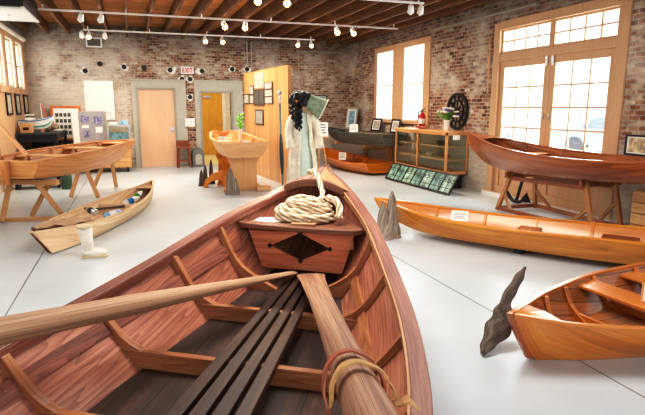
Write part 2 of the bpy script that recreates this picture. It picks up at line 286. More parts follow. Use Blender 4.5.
class MB:
    def __init__(s): s.v = []; s.f = []; s.uv = {}
    def add(s, vs, fs, uvs=None):
        b = len(s.v); s.v += [Vector(p) for p in vs]
        for i, f in enumerate(fs):
            if uvs is not None: s.uv[len(s.f)] = uvs[i]
            s.f.append([b + k for k in f])
        return s
    def box(s, c, size, rot=None):
        hx, hy, hz = size[0] / 2, size[1] / 2, size[2] / 2
        vs = [Vector((x, y, z)) for x in (-hx, hx) for y in (-hy, hy) for z in (-hz, hz)]
        if rot is not None: vs = [rot @ p for p in vs]
        c = Vector(c)
        return s.add([c + p for p in vs], [(0, 1, 3, 2), (4, 6, 7, 5), (0, 4, 5, 1), (2, 3, 7, 6), (0, 2, 6, 4), (1, 5, 7, 3)])
    def mm(s, lo, hi):
        return s.box([(a + b) / 2 for a, b in zip(lo, hi)], [abs(b - a) for a, b in zip(lo, hi)])
    def bar(s, p0, p1, w, h, up=(0, 0, 1), taper=1.0):
        p0, p1 = Vector(p0), Vector(p1); d = (p1 - p0).normalized(); a = d.cross(Vector(up))
        if a.length < 1e-4: a = d.cross(Vector((0, 1, 0)))
        a.normalize(); b = a.cross(d)
        return s.sweep([p0, p1], [a * w / 2, a * w / 2 * taper], [b * h / 2, b * h / 2 * taper])
    def sweep(s, pts, A, B):
        vs = []; fs = []
        for p, a, b in zip(pts, A, B):
            p = Vector(p); vs += [p - a - b, p + a - b, p + a + b, p - a + b]
        n = len(pts)
        for i in range(n - 1):
            for k in range(4):
                fs.append((i * 4 + k, i * 4 + (k + 1) % 4, i * 4 + 4 + (k + 1) % 4, i * 4 + 4 + k))
        fs.append((3, 2, 1, 0)); e = (n - 1) * 4; fs.append((e, e + 1, e + 2, e + 3))
        us = []; cl = [0.0]; co = [0.0]
        for i in range(1, n): cl.append(cl[-1] + (Vector(pts[i]) - Vector(pts[i - 1])).length)
        w2, h2 = 2 * A[n // 2].length, 2 * B[n // 2].length; vv = [0, w2, w2 + h2, 2 * w2 + h2, 2 * w2 + 2 * h2]; ro = random.uniform(0, 9)
        for i in range(n - 1):
            for k in range(4): us.append(((cl[i] + ro, vv[k] + ro), (cl[i] + ro, vv[k + 1] + ro), (cl[i + 1] + ro, vv[k + 1] + ro), (cl[i + 1] + ro, vv[k] + ro)))
        us += [[(ro, 0), (ro + .01, 0), (ro + .01, h2), (ro, h2)], [(ro, 0), (ro + .01, 0), (ro + .01, h2), (ro, h2)]]
        return s.add(vs, fs, us)
    def tube(s, pts, rad, n=10, cap=True, twist=None, flat=None):
        """rad: number or list; twist=(amp, lobes, pitch) gives a laid rope; flat: list of (a,b) scale"""
        pts = [Vector(p) for p in pts]; m_ = len(pts)
        if not isinstance(rad, (list, tuple)): rad = [rad] * m_
        t0 = (pts[1] - pts[0]).normalized(); a = t0.orthogonal().normalized()
        if abs(t0.z) < 0.9: a = t0.cross(Vector((0, 0, 1))).normalized()
        vs = []; L_ = 0; Ls = []
        for i, p in enumerate(pts):
            t = (pts[min(i + 1, m_ - 1)] - pts[max(i - 1, 0)]).normalized()
            a = (a - t * a.dot(t)).normalized(); b = t.cross(a)
            if i: L_ += (p - pts[i - 1]).length
            Ls.append(L_)
            for k in range(n):
                th = 2 * PI * k / n; r = rad[i]
                if twist: r *= 1 + twist[0] * math.cos(twist[1] * th - L_ * 2 * PI / twist[2])
                fa, fb = flat[i] if flat else (1, 1)
                vs.append(p + a * math.cos(th) * r * fa + b * math.sin(th) * r * fb)
        fs = []; us = []
        for i in range(m_ - 1):
            for k in range(n):
                k2 = (k + 1) % n
                fs.append((i * n + k, i * n + k2, (i + 1) * n + k2, (i + 1) * n + k))
                c0, c1 = k * 2 * PI / n * rad[i], (k + 1) * 2 * PI / n * rad[i]
                us.append(((Ls[i], c0), (Ls[i], c1), (Ls[i + 1], c1), (Ls[i + 1], c0)))
        if cap:
            fs.append(tuple(range(n - 1, -1, -1))); us.append([(0.01 * math.cos(k), 0.01 * math.sin(k)) for k in range(n)])
            fs.append(tuple((m_ - 1) * n + k for k in range(n))); us.append([(0.01 * math.cos(k), 0.01 * math.sin(k)) for k in range(n)])
        return s.add(vs, fs, us)
    def lathe(s, c, prof, n=20, axis=None):
        """prof: list of (r, z) from bottom; closed at ends when r is 0"""
        c = Vector(c); rot = Matrix.Identity(3)
        if axis is not None: rot = Vector((0, 0, 1)).rotation_difference(Vector(axis)).to_matrix()
        vs = []; fs = []
        for r, z in prof:
            for k in range(n):
                th = 2 * PI * k / n; vs.append(c + rot @ Vector((r * math.cos(th), r * math.sin(th), z)))
        for i in range(len(prof) - 1):
            for k in range(n):
                k2 = (k + 1) % n; fs.append((i * n + k, i * n + k2, (i + 1) * n + k2, (i + 1) * n + k))
        fs.append(tuple(range(n - 1, -1, -1))); e = (len(prof) - 1) * n; fs.append(tuple(e + k for k in range(n)))
        return s.add(vs, fs)
    def ball(s, c, r, nu=10, nv=6, rot=None):
        if not isinstance(r, (tuple, list)): r = (r, r, r)
        c = Vector(c); vs = []; fs = []
        for j in range(1, nv):
            ph = PI * j / nv
            for k in range(nu):
                th = 2 * PI * k / nu
                p = Vector((r[0] * math.sin(ph) * math.cos(th), r[1] * math.sin(ph) * math.sin(th), r[2] * math.cos(ph)))
                vs.append(c + (rot @ p if rot else p))
        t = Vector((0, 0, r[2])); tp = len(vs); vs.append(c + (rot @ t if rot else t)); vs.append(c - (rot @ t if rot else t))
        for j in range(nv - 2):
            for k in range(nu):
                k2 = (k + 1) % nu; fs.append((j * nu + k, (j + 1) * nu + k, (j + 1) * nu + k2, j * nu + k2))
        for k in range(nu):
            k2 = (k + 1) % nu; fs.append((tp, k, k2)); e = (nv - 2) * nu; fs.append((tp + 1, e + k2, e + k))
        return s.add(vs, fs)
    def prism(s, poly, e1, e2, o, ext):
        """extrude the 2-D polygon (in axes e1,e2 at o) by vector ext, centred"""
        e1, e2, o, ext = Vector(e1), Vector(e2), Vector(o), Vector(ext); n = len(poly)
        a = [o + e1 * x + e2 * y - ext / 2 for x, y in poly]; b = [p + ext for p in a]
        fs = [tuple(range(n - 1, -1, -1)), tuple(range(n, 2 * n))]
        for k in range(n): fs.append((k, (k + 1) % n, n + (k + 1) % n, n + k))
        return s.add(a + b, fs)
    def grid(s, rows, closed=False):
        """rows: equal-length lists of points; UV u runs from row to row, v along each row from its middle"""
        n = len(rows[0]); vs = [p for r in rows for p in r]; fs = []; us = []; mid = n // 2; u = [0.0]; V = []
        for i in range(1, len(rows)): u.append(u[-1] + sum((Vector(rows[i][k]) - Vector(rows[i - 1][k])).length for k in range(n)) / n)
        for r in rows:
            c = [0.0]
            for k in range(1, n): c.append(c[-1] + (Vector(r[k]) - Vector(r[k - 1])).length)
            V.append([q - c[mid] for q in c])
        for i in range(len(rows) - 1):
            for k in range(n if closed else n - 1):
                k2 = (k + 1) % n; fs.append((i * n + k, i * n + k2, (i + 1) * n + k2, (i + 1) * n + k))
                us.append(((u[i], V[i][k]), (u[i], V[i][k2]), (u[i + 1], V[i + 1][k2]), (u[i + 1], V[i + 1][k])))
        return s.add(vs, fs, us)
    def build(s, name, mat, parent=None, smooth=False, bevel=0.0, grain=None, fix=True):
        if parent is not None: o0 = WORLD[parent.name]
        else:
            lo = [min(p[i] for p in s.v) for i in range(3)]; hi = [max(p[i] for p in s.v) for i in range(3)]
            o0 = Vector(((lo[0] + hi[0]) / 2, (lo[1] + hi[1]) / 2, lo[2]))
        me = bpy.data.meshes.new(name)
        me.from_pydata([tuple(p - o0) for p in s.v], [], s.f)
        if grain is None:
            ext = [max(p[i] for p in s.v) - min(p[i] for p in s.v) for i in range(3)]
            grain = [(1, 0, 0), (0, 1, 0), (0, 0, 1)][ext.index(max(ext))]
        g = Vector(grain).normalized(); uvl = me.uv_layers.new(name='UVMap')
        for p in me.polygons:
            st = s.uv.get(p.index)
            nrm = p.normal; q = nrm.cross(g)
            if q.length < 0.2:
                q = g.orthogonal().normalized(); q2 = g.cross(q)
                for j, li in enumerate(p.loop_indices):
                    co = s.v[me.loops[li].vertex_index]; uvl.data[li].uv = (co.dot(q), co.dot(q2))
                continue
            q.normalize()
            if max(abs(q.x), abs(q.y), abs(q.z)) > 0 and (q.x + q.y * 1.01 + q.z * 1.02) < 0: q = -q
            for j, li in enumerate(p.loop_indices):
                if st: uvl.data[li].uv = st[j]
                else:
                    co = s.v[me.loops[li].vertex_index]; uvl.data[li].uv = (co.dot(g), co.dot(q))
        if fix:
            bm = bmesh.new(); bm.from_mesh(me); bmesh.ops.recalc_face_normals(bm, faces=bm.faces); bm.to_mesh(me); bm.free()
        me.materials.append(mat)
        if smooth:
            for p in me.polygons: p.use_smooth = True
            if smooth != 'full':
                try: me.set_sharp_from_angle(angle=math.radians(42))
                except Exception: pass
        o = bpy.data.objects.new(name, me); COL.objects.link(o)
        if parent is not None: o.parent = parent; WORLD[o.name] = o0
        else: o.location = o0; WORLD[o.name] = o0
        if bevel:
            b = o.modifiers.new('bevel', 'BEVEL'); b.width = bevel; b.segments = 2; b.limit_method = 'ANGLE'; b.angle_limit = math.radians(50)
        return o

def thing(name, label, cat, loc, group=None):
    o = bpy.data.objects.new(name, None); COL.objects.link(o); o.location = loc; o.empty_display_size = 0.1
    o['label'] = label; o['category'] = cat
    if group: o['group'] = group
    WORLD[o.name] = Vector(loc); return o
def tag(o, label, cat, group=None):
    o['label'] = label; o['category'] = cat
    if group: o['group'] = group
    return o
def struct(o): o['kind'] = 'structure'; return o
def dup(root, loc, label, rotz=None):
    r = root.copy(); COL.objects.link(r); r.location = loc; r['label'] = label
    if rotz is not None: r.rotation_euler = (0, 0, rotz)
    WORLD[r.name] = Vector(loc)
    for ch in list(root.children):
        c = ch.copy(); COL.objects.link(c); c.parent = r
        for g in list(ch.children):
            d = g.copy(); COL.objects.link(d); d.parent = c
    return r

# ------------------------------------------------------------------ room
XL, XR, YB, YF, ZC = -2.38, 6.25, 15.2, -1.6, 3.66

def wall_with_holes(mb, axis, pos, thick, a0, a1, z1, holes):
    """axis 'x': wall at x=pos running along y; 'y': wall at y=pos running along x. holes (a0,a1,z0,z1)"""
    cuts = sorted({a0, a1, *[h[0] for h in holes], *[h[1] for h in holes]})
    for lo, hi in zip(cuts, cuts[1:]):
        mid = (lo + hi) / 2; zs = sorted((h[2], h[3]) for h in holes if h[0] < mid < h[1]); z = 0
        for za, zb in zs + [(z1, z1)]:
            if za - z > 1e-4:
                if axis == 'x': mb.mm((pos, lo, z), (pos + thick, hi, za))
                else: mb.mm((lo, pos, z), (hi, pos + thick, za))
            z = zb

# floor and ceiling
struct(MB().mm((XL - 0.4, YF, -0.2), (XR + 0.4, 19, 0)).build('floor', M['floor']))
ceil = struct(MB().mm((XL - 0.4, YF, ZC), (XR + 0.4, YB + 0.3, ZC + 0.1)).build('ceiling', M['ceil_board'], grain=(1, 0, 0)))
x = XL + 0.1; k = 0
while x < XR - 0.03:
    MB().mm((x, YF, 3.4), (x + 0.055, YB, ZC)).build('joist', M['joist'], ceil)
    x += 0.46
# back wall with two doorways
bw = MB(); wall_with_holes(bw, 'y', YB, 0.28, XL - 0.3, XR + 0.3, ZC, [(0.22, 1.14, 0, 2.07), (1.87, 2.70, 0, 2.0)])
wall_back = struct(bw.build('wall_back', M['brick'], grain=(1, 0, 0)))
# right wall
DO = (5.50, 8.26, 0.0, 3.06)
rw = MB(); wall_with_holes(rw, 'x', XR, 0.14, YF, YB + 0.3, ZC, [DO, (10.72, 11.66, 1.30, 3.0), (12.22, 13.14, 1.30, 3.0), (1.2, 3.6, 1.2, 3.0)])
wall_right = struct(rw.build('wall_right', M['brick'], grain=(0, 1, 0)))
# left wall
LW = [(14.02, 14.80), (12.98, 13.76), (11.94, 12.72), (9.6, 10.9), (7.2, 8.5), (4.8, 6.1), (2.2, 3.6)]  # last four, wider openings are unseen, added to let in more light
lw = MB(); wall_with_holes(lw, 'x', XL - 0.14, 0.14, YF, YB + 0.3, ZC, [(a, b, 2.02, 3.08) if a > 11 else (a, b, 1.1, 3.0) for a, b in LW])
wall_left = struct(lw.build('wall_left', M['brick'], grain=(0, 1, 0)))
# wood panelling of the left wall around the windows
lp = MB(); wall_with_holes(lp, 'x', XL, 0.03, 11.5, 15.18, 3.2, [(a, b, 2.02, 3.08) for a, b in LW[:3]])
lp.v = [p if p.z > 1.0 else Vector((p.x, p.y, 0.0)) for p in lp.v]
struct(lp.build('trim_1', M['casing'], grain=(0, 0, 1)))

def jamb(o, xa, xb, a, b, za, zb, mat):
    mb = MB(); t = 0.02
    mb.mm((xa, a, za), (xb, a + t, zb)); mb.mm((xa, b - t, za), (xb, b, zb)); mb.mm((xa, a + t, zb - t), (xb, b - t, zb)); mb.mm((xa, a + t, za), (xb, b - t, za + t)); mb.build('jamb', mat, o)
def sash(nm, axis_x, y0, y1, z0, z1, fw, cols, rows, mat, depth=0.05, mb_only=False, muntin=0.022):
    """window sash in a wall of constant x: frame, muntins -> (frame MB, pane MB)"""
    fb = MB(); x0, x1 = axis_x - depth / 2, axis_x + depth / 2
    fb.mm((x0, y0, z0), (x1, y0 + fw, z1)); fb.mm((x0, y1 - fw, z0), (x1, y1, z1))
    fb.mm((x0, y0 + fw, z0), (x1, y1 - fw, z0 + fw)); fb.mm((x0, y0 + fw, z1 - fw), (x1, y1 - fw, z1))
    for i in range(1, cols):
        y = y0 + fw + (y1 - y0 - 2 * fw) * i / cols; fb.mm((x0 + .01, y - muntin / 2, z0 + fw), (x1 - .01, y + muntin / 2, z1 - fw))
    for j in range(1, rows):
        z = z0 + fw + (z1 - z0 - 2 * fw) * j / rows; fb.mm((x0 + .012, y0 + fw, z - muntin / 2), (x1 - .012, y1 - fw, z + muntin / 2))
    pb = MB(); pb.mm((axis_x - 0.002, y0 + fw, z0 + fw), (axis_x + 0.002, y1 - fw, z1 - fw))
    return fb, pb

# big door on the right wall: door_1 = leaves, window_1 = transom light, with casing
cas = MB(); y0, y1, z0, z1 = DO
cas.mm((XR - 0.03, y0 - 0.02, 0), (XR + 0.10, y0 + 0.16, z1)); cas.mm((XR - 0.03, y1 - 0.14, 0), (XR + 0.10, y1 + 0.02, z1))
cas.mm((XR - 0.03, y0 + 0.16, z1 - 0.12), (XR + 0.10, y1 - 0.14, z1 + 0.02)); cas.mm((XR - 0.02, y0 + 0.16, 2.40), (XR + 0.10, y1 - 0.14, 2.53))
struct(cas.build('trim_2', M['casing'], bevel=0.006))
mid = (y0 + y1) / 2 + 0.03
tw = None
for a, b in ((y0 + 0.16, mid - 0.02), (mid + 0.02, y1 - 0.14)):
    fb, pb = sash('t', XR + 0.05, a, b, 2.53, 2.94, 0.035, 4, 2, None)
    o = fb.build('window_1' if tw is None else 'window_2', M['casing']); struct(o); tw = o
    pb.build('pane', M['glass'], o)
mb = MB(); mb.mm((XR + 0.02, mid - 0.02, 2.53), (XR + 0.08, mid + 0.02, 2.94)); struct(mb.build('trim_3', M['casing']))
for nm, a, b in (('door_1', y0 + 0.16, mid - 0.004), ('door_2', mid + 0.004, y1 - 0.14)):
    fb, pb = sash('d', XR + 0.05, a, b, 0.80, 2.40, 0.115, 3, 4, None)
    fb.mm((XR + 0.025, a, 0.01), (XR + 0.075, a + 0.115, 0.80)); fb.mm((XR + 0.025, b - 0.115, 0.01), (XR + 0.075, b, 0.80))
    fb.mm((XR + 0.025, a + 0.115, 0.01), (XR + 0.075, b - 0.115, 0.2)); fb.mm((XR + 0.045, a + 0.115, 0.2), (XR + 0.06, b - 0.115, 0.80))
    d = struct(fb.build(nm, M['casing'], grain=(0, 0, 1)))
    pb.build('pane', M['glass'], d)
    yb = b - 0.06 if nm == 'door_1' else a + 0.06
    MB().mm((XR - 0.0, yb - 0.025, 2.25), (XR + 0.025, yb + 0.025, 2.42)).build('bolt', M['steel'], d)
    MB().mm((XR + 0.005, yb - 0.015, 1.42), (XR + 0.025, yb + 0.015, 1.5)).build('lock', M['steel'], d)
# pair of sash windows on the right wall
cas = MB()
for a, b in ((10.46, 10.72), (11.66, 12.22), (13.14, 13.30)):
    cas.mm((XR - 0.03, a, 1.24), (XR + 0.08, b, 3.0))
cas.mm((XR - 0.03, 10.46, 3.0), (XR + 0.08, 13.30, 3.12)); cas.mm((XR - 0.07, 10.4, 1.22), (XR + 0.08, 13.36, 1.30))
struct(cas.build('trim_4', M['casing'], bevel=0.006))
for i, (a, b) in enumerate(((10.72, 11.66), (12.22, 13.14))):
    fb, pb = sash('w', XR + 0.06, a, b, 1.30, 3.0, 0.035, 1, 2, None, muntin=0.04)
    o = struct(fb.build('window_%d' % (3 + i), M['white'])); pb.build('pane', M['glass'], o); jamb(o, XR - .02, XR + .16, a, b, 1.30, 3.0, M['white'])
# left wall windows
for i, (a, b) in enumerate(LW):
    za, zb = (2.02, 3.08) if a > 11 else (1.1, 3.0)
    fb, pb = sash('l', XL - 0.06, a, b, za, zb, 0.06, 1, 2, None, muntin=0.03)
    o = struct(fb.build('window_%d' % (5 + i), M['casing'])); pb.build('pane', M['glass'], o)
    MB().mm((XL - 0.1, a - 0.06, za - 0.12), (XL + 0.07, b + 0.06, za)).build('sill', M['casing'], o); jamb(o, XL - .16, XL + .01, a, b, za, zb, M['white'])
fb, pb = sash('r', XR + 0.1, 1.2, 3.6, 1.2, 3.0, 0.06, 3, 2, None); o = struct(fb.build('window_12', M['casing'])); pb.build('pane', M['glass'], o)

# grey door surrounds and doors of the back wall
def surround(nm, xa, xb, zt, oa, ob, oz):
    mb = MB(); mb.mm((xa, YB - 0.04, 0), (oa, YB + 0.06, zt)); mb.mm((ob, YB - 0.04, 0), (xb, YB + 0.06, zt)); mb.mm((oa, YB - 0.04, oz), (ob, YB + 0.06, zt))
    o = struct(mb.build(nm, M['grey_trim'], bevel=0.005))
    lip = MB(); lip.mm((oa - 0.05, YB - 0.06, 0), (oa, YB - 0.04, oz + 0.05)); lip.mm((ob, YB - 0.06, 0), (ob + 0.05, YB - 0.04, oz + 0.05)); lip.mm((oa, YB - 0.06, oz), (ob, YB - 0.04, oz + 0.05))
    lip.build('inner_moulding', M['grey_lip'], o)
    cap = MB(); cap.mm((xa - 0.02, YB - 0.07, zt), (xb + 0.02, YB + 0.02, zt + 0.04)); cap.build('cap_moulding', M['grey_trim'], o)
surround('trim_5', 0.06, 1.46, 2.30, 0.22, 1.14, 2.07)
surround('trim_6', 1.69, 3.02, 2.30, 1.87, 2.70, 2.0)
d3 = struct(MB().mm((0.222, YB - 0.01, 0.004), (1.138, YB + 0.04, 2.068)).build('door_3', M['door_pink'], grain=(0, 0, 1)))
mb = MB(); mb.mm((1.0, YB - 0.02, 0.93), (1.09, YB - 0.01, 1.08)); mb.ball((1.045, YB - 0.05, 1.0), 0.032); mb.build('door_knob', M['steel'], d3, smooth=True)
# corridor behind the second doorway
cw = MB(); cw.mm((1.4, 18.62, 0), (3.9, 18.7, 2.7)); struct(cw.build('wall_corridor', M['corridor_wall']))
cw = MB(); cw.mm((1.3, YB + 0.28, 0), (1.4, 18.7, 2.7)); struct(cw.build('wall_corridor_left', M['corridor_wall']))
cw = MB(); cw.mm((3.9, YB + 0.28, 0), (4.0, 18.7, 2.7)); struct(cw.build('wall_corridor_right', M['corridor_wall']))
struct(MB().mm((1.4, YB + 0.28, 2.7), (3.9, 18.7, 2.8)).build('ceiling_corridor', M['corridor_wall']))
struct(MB().mm((1.4, YB + 0.02, 0.0), (3.9, 18.62, 0.006)).build('floor_corridor', M['corridor_floor']))
d4 = struct(MB().mm((2.14, 18.56, 0.01), (2.98, 18.61, 2.12)).build('door_4', M['door_mustard'], grain=(0, 0, 1)))
mb = MB(); mb.mm((2.32, 18.49, 1.92), (2.6, 18.56, 1.99)); mb.build('door_closer', M['steel'], d4)
MB().ball((2.9, 18.52, 1.02), 0.035).build('door_knob', M['steel'], d4, smooth=True)
struct(MB().mm((2.98, 18.55, 0), (3.1, 18.62, 2.2)).build('trim_7', M['white']))
# outside ground
struct(MB().mm((XR + 0.45, -30, -0.25), (60, 60, -0.15)).build('ground_right', flat('pavement', '#f6f4f0', 0.9, var=.01)))
struct(MB().mm((-60, -30, -0.25), (XL - 0.45, 60, -0.15)).build('ground_left', M['floor']))
M['car_glass'] = flat('car_glass', '#c3d0da', .2); M['tyre'] = flat('tyre', '#8d9196', .7)
def car(label, x_, y_, rz, body):
    r = thing('parked_car', label, 'car', (x_, y_, -.15), 'cars parked outside the tall doors'); R3 = Matrix.Rotation(rz, 3, 'Z'); o = Vector((x_, y_, -.15))
    def T(px, py, pz): return o + R3 @ Vector((px, py, pz))
    side = [(-2.2, .35), (-2.2, .75), (-2.05, .9), (-1.1, .98), (-.55, 1.42), (.75, 1.45), (1.45, 1.0), (2.15, .92), (2.25, .6), (2.2, .35)]
    rows = []
    for yy, sc in ((-.86, .93), (-.8, 1.0), (0, 1.015), (.8, 1.0), (.86, .93)): rows.append([T(a * (.985 + .015 * sc), yy * (1 if b < 1.0 else .86), .35 + (b - .35) * sc) for a, b in side])
    mb = MB(); mb.grid(rows); mb.add(rows[0], [tuple(range(len(side)))]); mb.add(rows[-1], [tuple(range(len(side)))]); mb.build('body', body, r, smooth=True)
    for sg in (-1, 1):
        for pl_ in ([(-.92, 1.0), (-.5, 1.33), (.05, 1.36), (.05, 1.0)], [(.12, 1.0), (.12, 1.36), (.68, 1.36), (1.22, 1.02)]):
            MB().prism(pl_, R3 @ Vector((1, 0, 0)), (0, 0, 1), T(0, sg * .80, 0), R3 @ Vector((0, .02, 0))).build('side_window', M['car_glass'], r)
        for xx in (-1.35, 1.4): MB().lathe(T(xx, sg * .80, .32), [(.20, -.1), (.32, -.09), (.32, .09), (.20, .1)], 20, axis=R3 @ Vector((0, 1, 0))).build('wheel', M['tyre'], r, smooth=True)
    MB().box(T(2.2, 0, .5), (.12, 1.6, .16), R3).build('bumper', M['steel'], r); MB().box(T(-2.2, 0, .5), (.12, 1.6, .16), R3).build('bumper', M['steel'], r)
car('pale silver car parked outside, seen through the right tall door', 17.6, 15.5, 2.2, flat('car_silver', '#dfe6ec', .4, var=.02))
car('white car parked outside, seen through the left tall door', 15.6, 22.5, 2.2, flat('car_white', '#f0f2f4', .4, var=.02))
# white baseboard strip under the big door
struct(MB().mm((XR - 0.10, 5.2, 0), (XR - 0.005, 8.3, 0.07)).build('trim_8', M['white']))

# ------------------------------------------------------------------ boats
def hermite(tab):
    xs = [t[0] for t in tab]; ys = [t[1] for t in tab]; n = len(xs)
    sl = [(ys[i + 1] - ys[i]) / (xs[i + 1] - xs[i]) for i in range(n - 1)]
    ms = [sl[0]] + [(sl[i - 1] + sl[i]) / 2 if sl[i - 1] * sl[i] > 0 else 0.5 * (sl[i - 1] + sl[i]) * 0.5 for i in range(1, n - 1)] + [sl[-1]]
    def f(x):
        if x <= xs[0]: return ys[0]
        if x >= xs[-1]: return ys[-1]
        i = 0
        while xs[i + 1] < x: i += 1
        h = xs[i + 1] - xs[i]; t = (x - xs[i]) / h
        return (2*t**3-3*t*t+1)*ys[i] + (t**3-2*t*t+t)*h*ms[i] + (-2*t**3+3*t*t)*ys[i+1] + (t**3-t*t)*h*ms[i+1]
    return f

class Boat:
    def __init__(s, B, deg, length, w, zs, wb, zb, roll=0.0, bulge=0.0, t=0.022):
        """B bow (x,y); deg heading bow->stern; tables over station s"""
        a = math.radians(deg); s.B = Vector((B[0], B[1], 0)); s.d = Vector((math.cos(a), math.sin(a), 0)); s.n = Vector((-s.d.y, s.d.x, 0))
        s.L = length; s.w, s.zs, s.wb, s.zb = map(hermite, (w, zs, wb, zb)); s.tr = math.tan(math.radians(roll)); s.bulge = bulge; s.t = t
    twist = None
    def P(s, st, l, z):
        if s.twist: l = l + s.twist(st) * (z - 0.12)
        return s.B + s.d * st + s.n * l + Vector((0, 0, z + l * s.tr))
    def side(s, st, p, sg, ins=0.0):
        """p 0 chine .. 1 sheer; sg +1 left (n) side; ins = inward offset"""
        w, wb, zs, zb = s.w(st), s.wb(st), s.zs(st), s.zb(st)
        l = wb + (w - wb) * p + s.bulge * math.sin(PI * p) * min(1, w * 3); z = zb + (zs - zb) * p
        l = max(l - ins, 0.0015); return s.P(st, sg * l, z)
    def stations(s, n, s0=0.0): return [s0 + (s.L - s0) * (i / n) ** 1.25 for i in range(n + 1)]
    def rings(s, n, t, K=5):
        rows = []
        for st in s.stations(n):
            row = []; zb = s.zb(st); wb = max(s.wb(st) - t, 0.001)
            tt = min(t, max(0.0, (s.zs(st) - zb) * 0.5))
            for k in range(K, -1, -1): row.append(s.side(st, k / K, 1, t) + Vector((0, 0, tt * (1 - k / K))))
            for q in (0.5, 0, -0.5): row.append(s.P(st, q * wb, zb + tt))
            for k in range(0, K + 1): row.append(s.side(st, k / K, -1, t) + Vector((0, 0, tt * (1 - k / K))))
            rows.append(row)
        return rows
    def hull(s, parent, mat, mat_in=None, n=26, name='hull', K=5):
        mb = MB(); out = s.rings(n, 0.0, K); inn = s.rings(n, s.t, K)
        mb.grid(out); 
        if mat_in is None or mat_in is mat: mb.grid([r[::-1] for r in inn])
        for a, b in zip(range(n), range(1, n + 1)):
            for k in (0, -1):
                mb.add([out[a][k], out[b][k], inn[b][k], inn[a][k]], [(0, 1, 2, 3)])
        o = mb.build(name, mat, parent, smooth=True, grain=s.d)
        if mat_in is not None and mat_in is not mat:
            ib = MB(); ib.grid([r[::-1] for r in inn]); ib.build('inner_planking', mat_in, parent, smooth=True, grain=s.d)
        return o
    def rail(s, parent, mat, rw, rt, over=0.0, n=26, name='gunwale', dz=0.0, bevel=0.004, s1=None):
        for sg in (1, -1):
            pts, A, Bv = [], [], []
            for st in [x * (1 if s1 is None else s1 / s.L) for x in s.stations(n)]:
                l = max(s.w(st) + over - rw / 2, rw * 0.25); pts.append(s.P(st, sg * l, s.zs(st) + dz)); A.append(s.n * rw / 2 * (min(1, (s.w(st) + over) / (rw * 0.75)) if s.w(st) < rw else 1)); Bv.append(Vector((0, 0, rt / 2)))
            mb = MB(); mb.sweep(pts, A, Bv); mb.build(name, mat, parent, smooth=True, grain=s.d, bevel=bevel)
    def stringer(s, parent, mat, p, depth, height, s0, s1, name='stringer', n=18, sides=(1, -1)):
        for sg in sides:
            pts, A, Bv = [], [], []
            for i in range(n + 1):
                st = s0 + (s1 - s0) * i / n; a = s.side(st, p, sg, s.t + depth / 2); u = (s.side(st, min(1, p + 0.05), sg) - s.side(st, p - 0.05, sg)).normalized()
                pts.append(a); A.append(u.cross(s.d).normalized() * depth / 2); Bv.append(u * height / 2)
            MB().sweep(pts, A, Bv).build(name, mat, parent, smooth=True, grain=s.d)
    def rib(s, parent, mat, st, th, dp, p1=1.0, foot=0.0, sides=(1, -1), name='rib', p0=0.0, lean=0.0):
        for sg in sides:
            pts, A, Bv = [], [], []
            for i in range(9):
                p = p0 + (p1 - p0) * i / 8; dd = dp + foot * max(0, 1 - p * 2.2) ** 1.5
                q = s.side(st - lean * p, p, sg, s.t + dd / 2 - 0.004) + Vector((0, 0, s.t * (1 - p))); pts.append(q); A.append(s.d * th / 2); Bv.append(s.n * sg * dd / 2)
            MB().sweep(pts, A, Bv).build(name, mat, parent, bevel=0.004, grain=(s.side(st, 1, sg) - s.side(st, 0, sg)))
    def across(s, parent, mat, st, z0, z1, th, name, inset=0.0, bevel=0.004):
        """upright board across the boat between heights z0, z1, following the sides"""
        def lw(z):
            p = (z - s.zb(st)) / max(1e-6, s.zs(st) - s.zb(st)); p = max(0, min(1, p))
            return s.wb(st) + (s.w(st) - s.wb(st)) * p + s.bulge * math.sin(PI * p) * min(1, s.w(st) * 3) - s.t - inset
        poly = [(-lw(z0), z0), (lw(z0), z0), (lw(z1), z1), (-lw(z1), z1)]
        mb = MB(); mb.prism(poly, s.n + Vector((0, 0, s.tr)), (0, 0, 1), s.P(st, 0, 0), s.d * th)
        return mb.build(name, mat, parent, bevel=bevel, grain=s.n)
    def seat(s, parent, mat, sa, sb, z, th, name='thwart'):
        def lw(st):
            p = max(0, min(1, (z - s.zb(st)) / (s.zs(st) - s.zb(st))))
            return s.wb(st) + (s.w(st) - s.wb(st)) * p + s.bulge * math.sin(PI * p) - s.t
        vs = []
        for zz in (z - th, z):
            for st, sg in ((sa, -1), (sa, 1), (sb, 1), (sb, -1)): vs.append(s.P(st, sg * lw(st), zz))
        return MB().add(vs, [(3, 2, 1, 0), (4, 5, 6, 7), (0, 1, 5, 4), (1, 2, 6, 5), (2, 3, 7, 6), (3, 0, 4, 7)]).build(name, mat, parent, bevel=0.005, grain=s.n)
    def transom(s, parent, mat, st=None, th=0.035, name='transom', bulge=0.0, s_off=0.0):
        st = s.L if st is None else st
        w, wb, zs, zb = s.w(st), s.wb(st), s.zs(st), s.zb(st)
        poly = [(-wb, zb), (wb, zb)] + [(w - (w - wb) * (1 - p) + s.bulge * math.sin(PI * p) * min(1, w * 3), zb + (zs - zb) * p) for p in (.25, .5, .75, 1)]
        poly += [(w * q, zs + bulge * (1 - q * q)) for q in (.6, .2, -.2, -.6)]
        poly += [(-x_, y_) for x_, y_ in poly[5:1:-1]]
        mb = MB(); mb.prism(poly, s.n + Vector((0, 0, s.tr)), (0, 0, 1), s.P(st + s_off, 0, 0), s.d * th); return mb.build(name, mat, parent, bevel=0.004, grain=s.n)
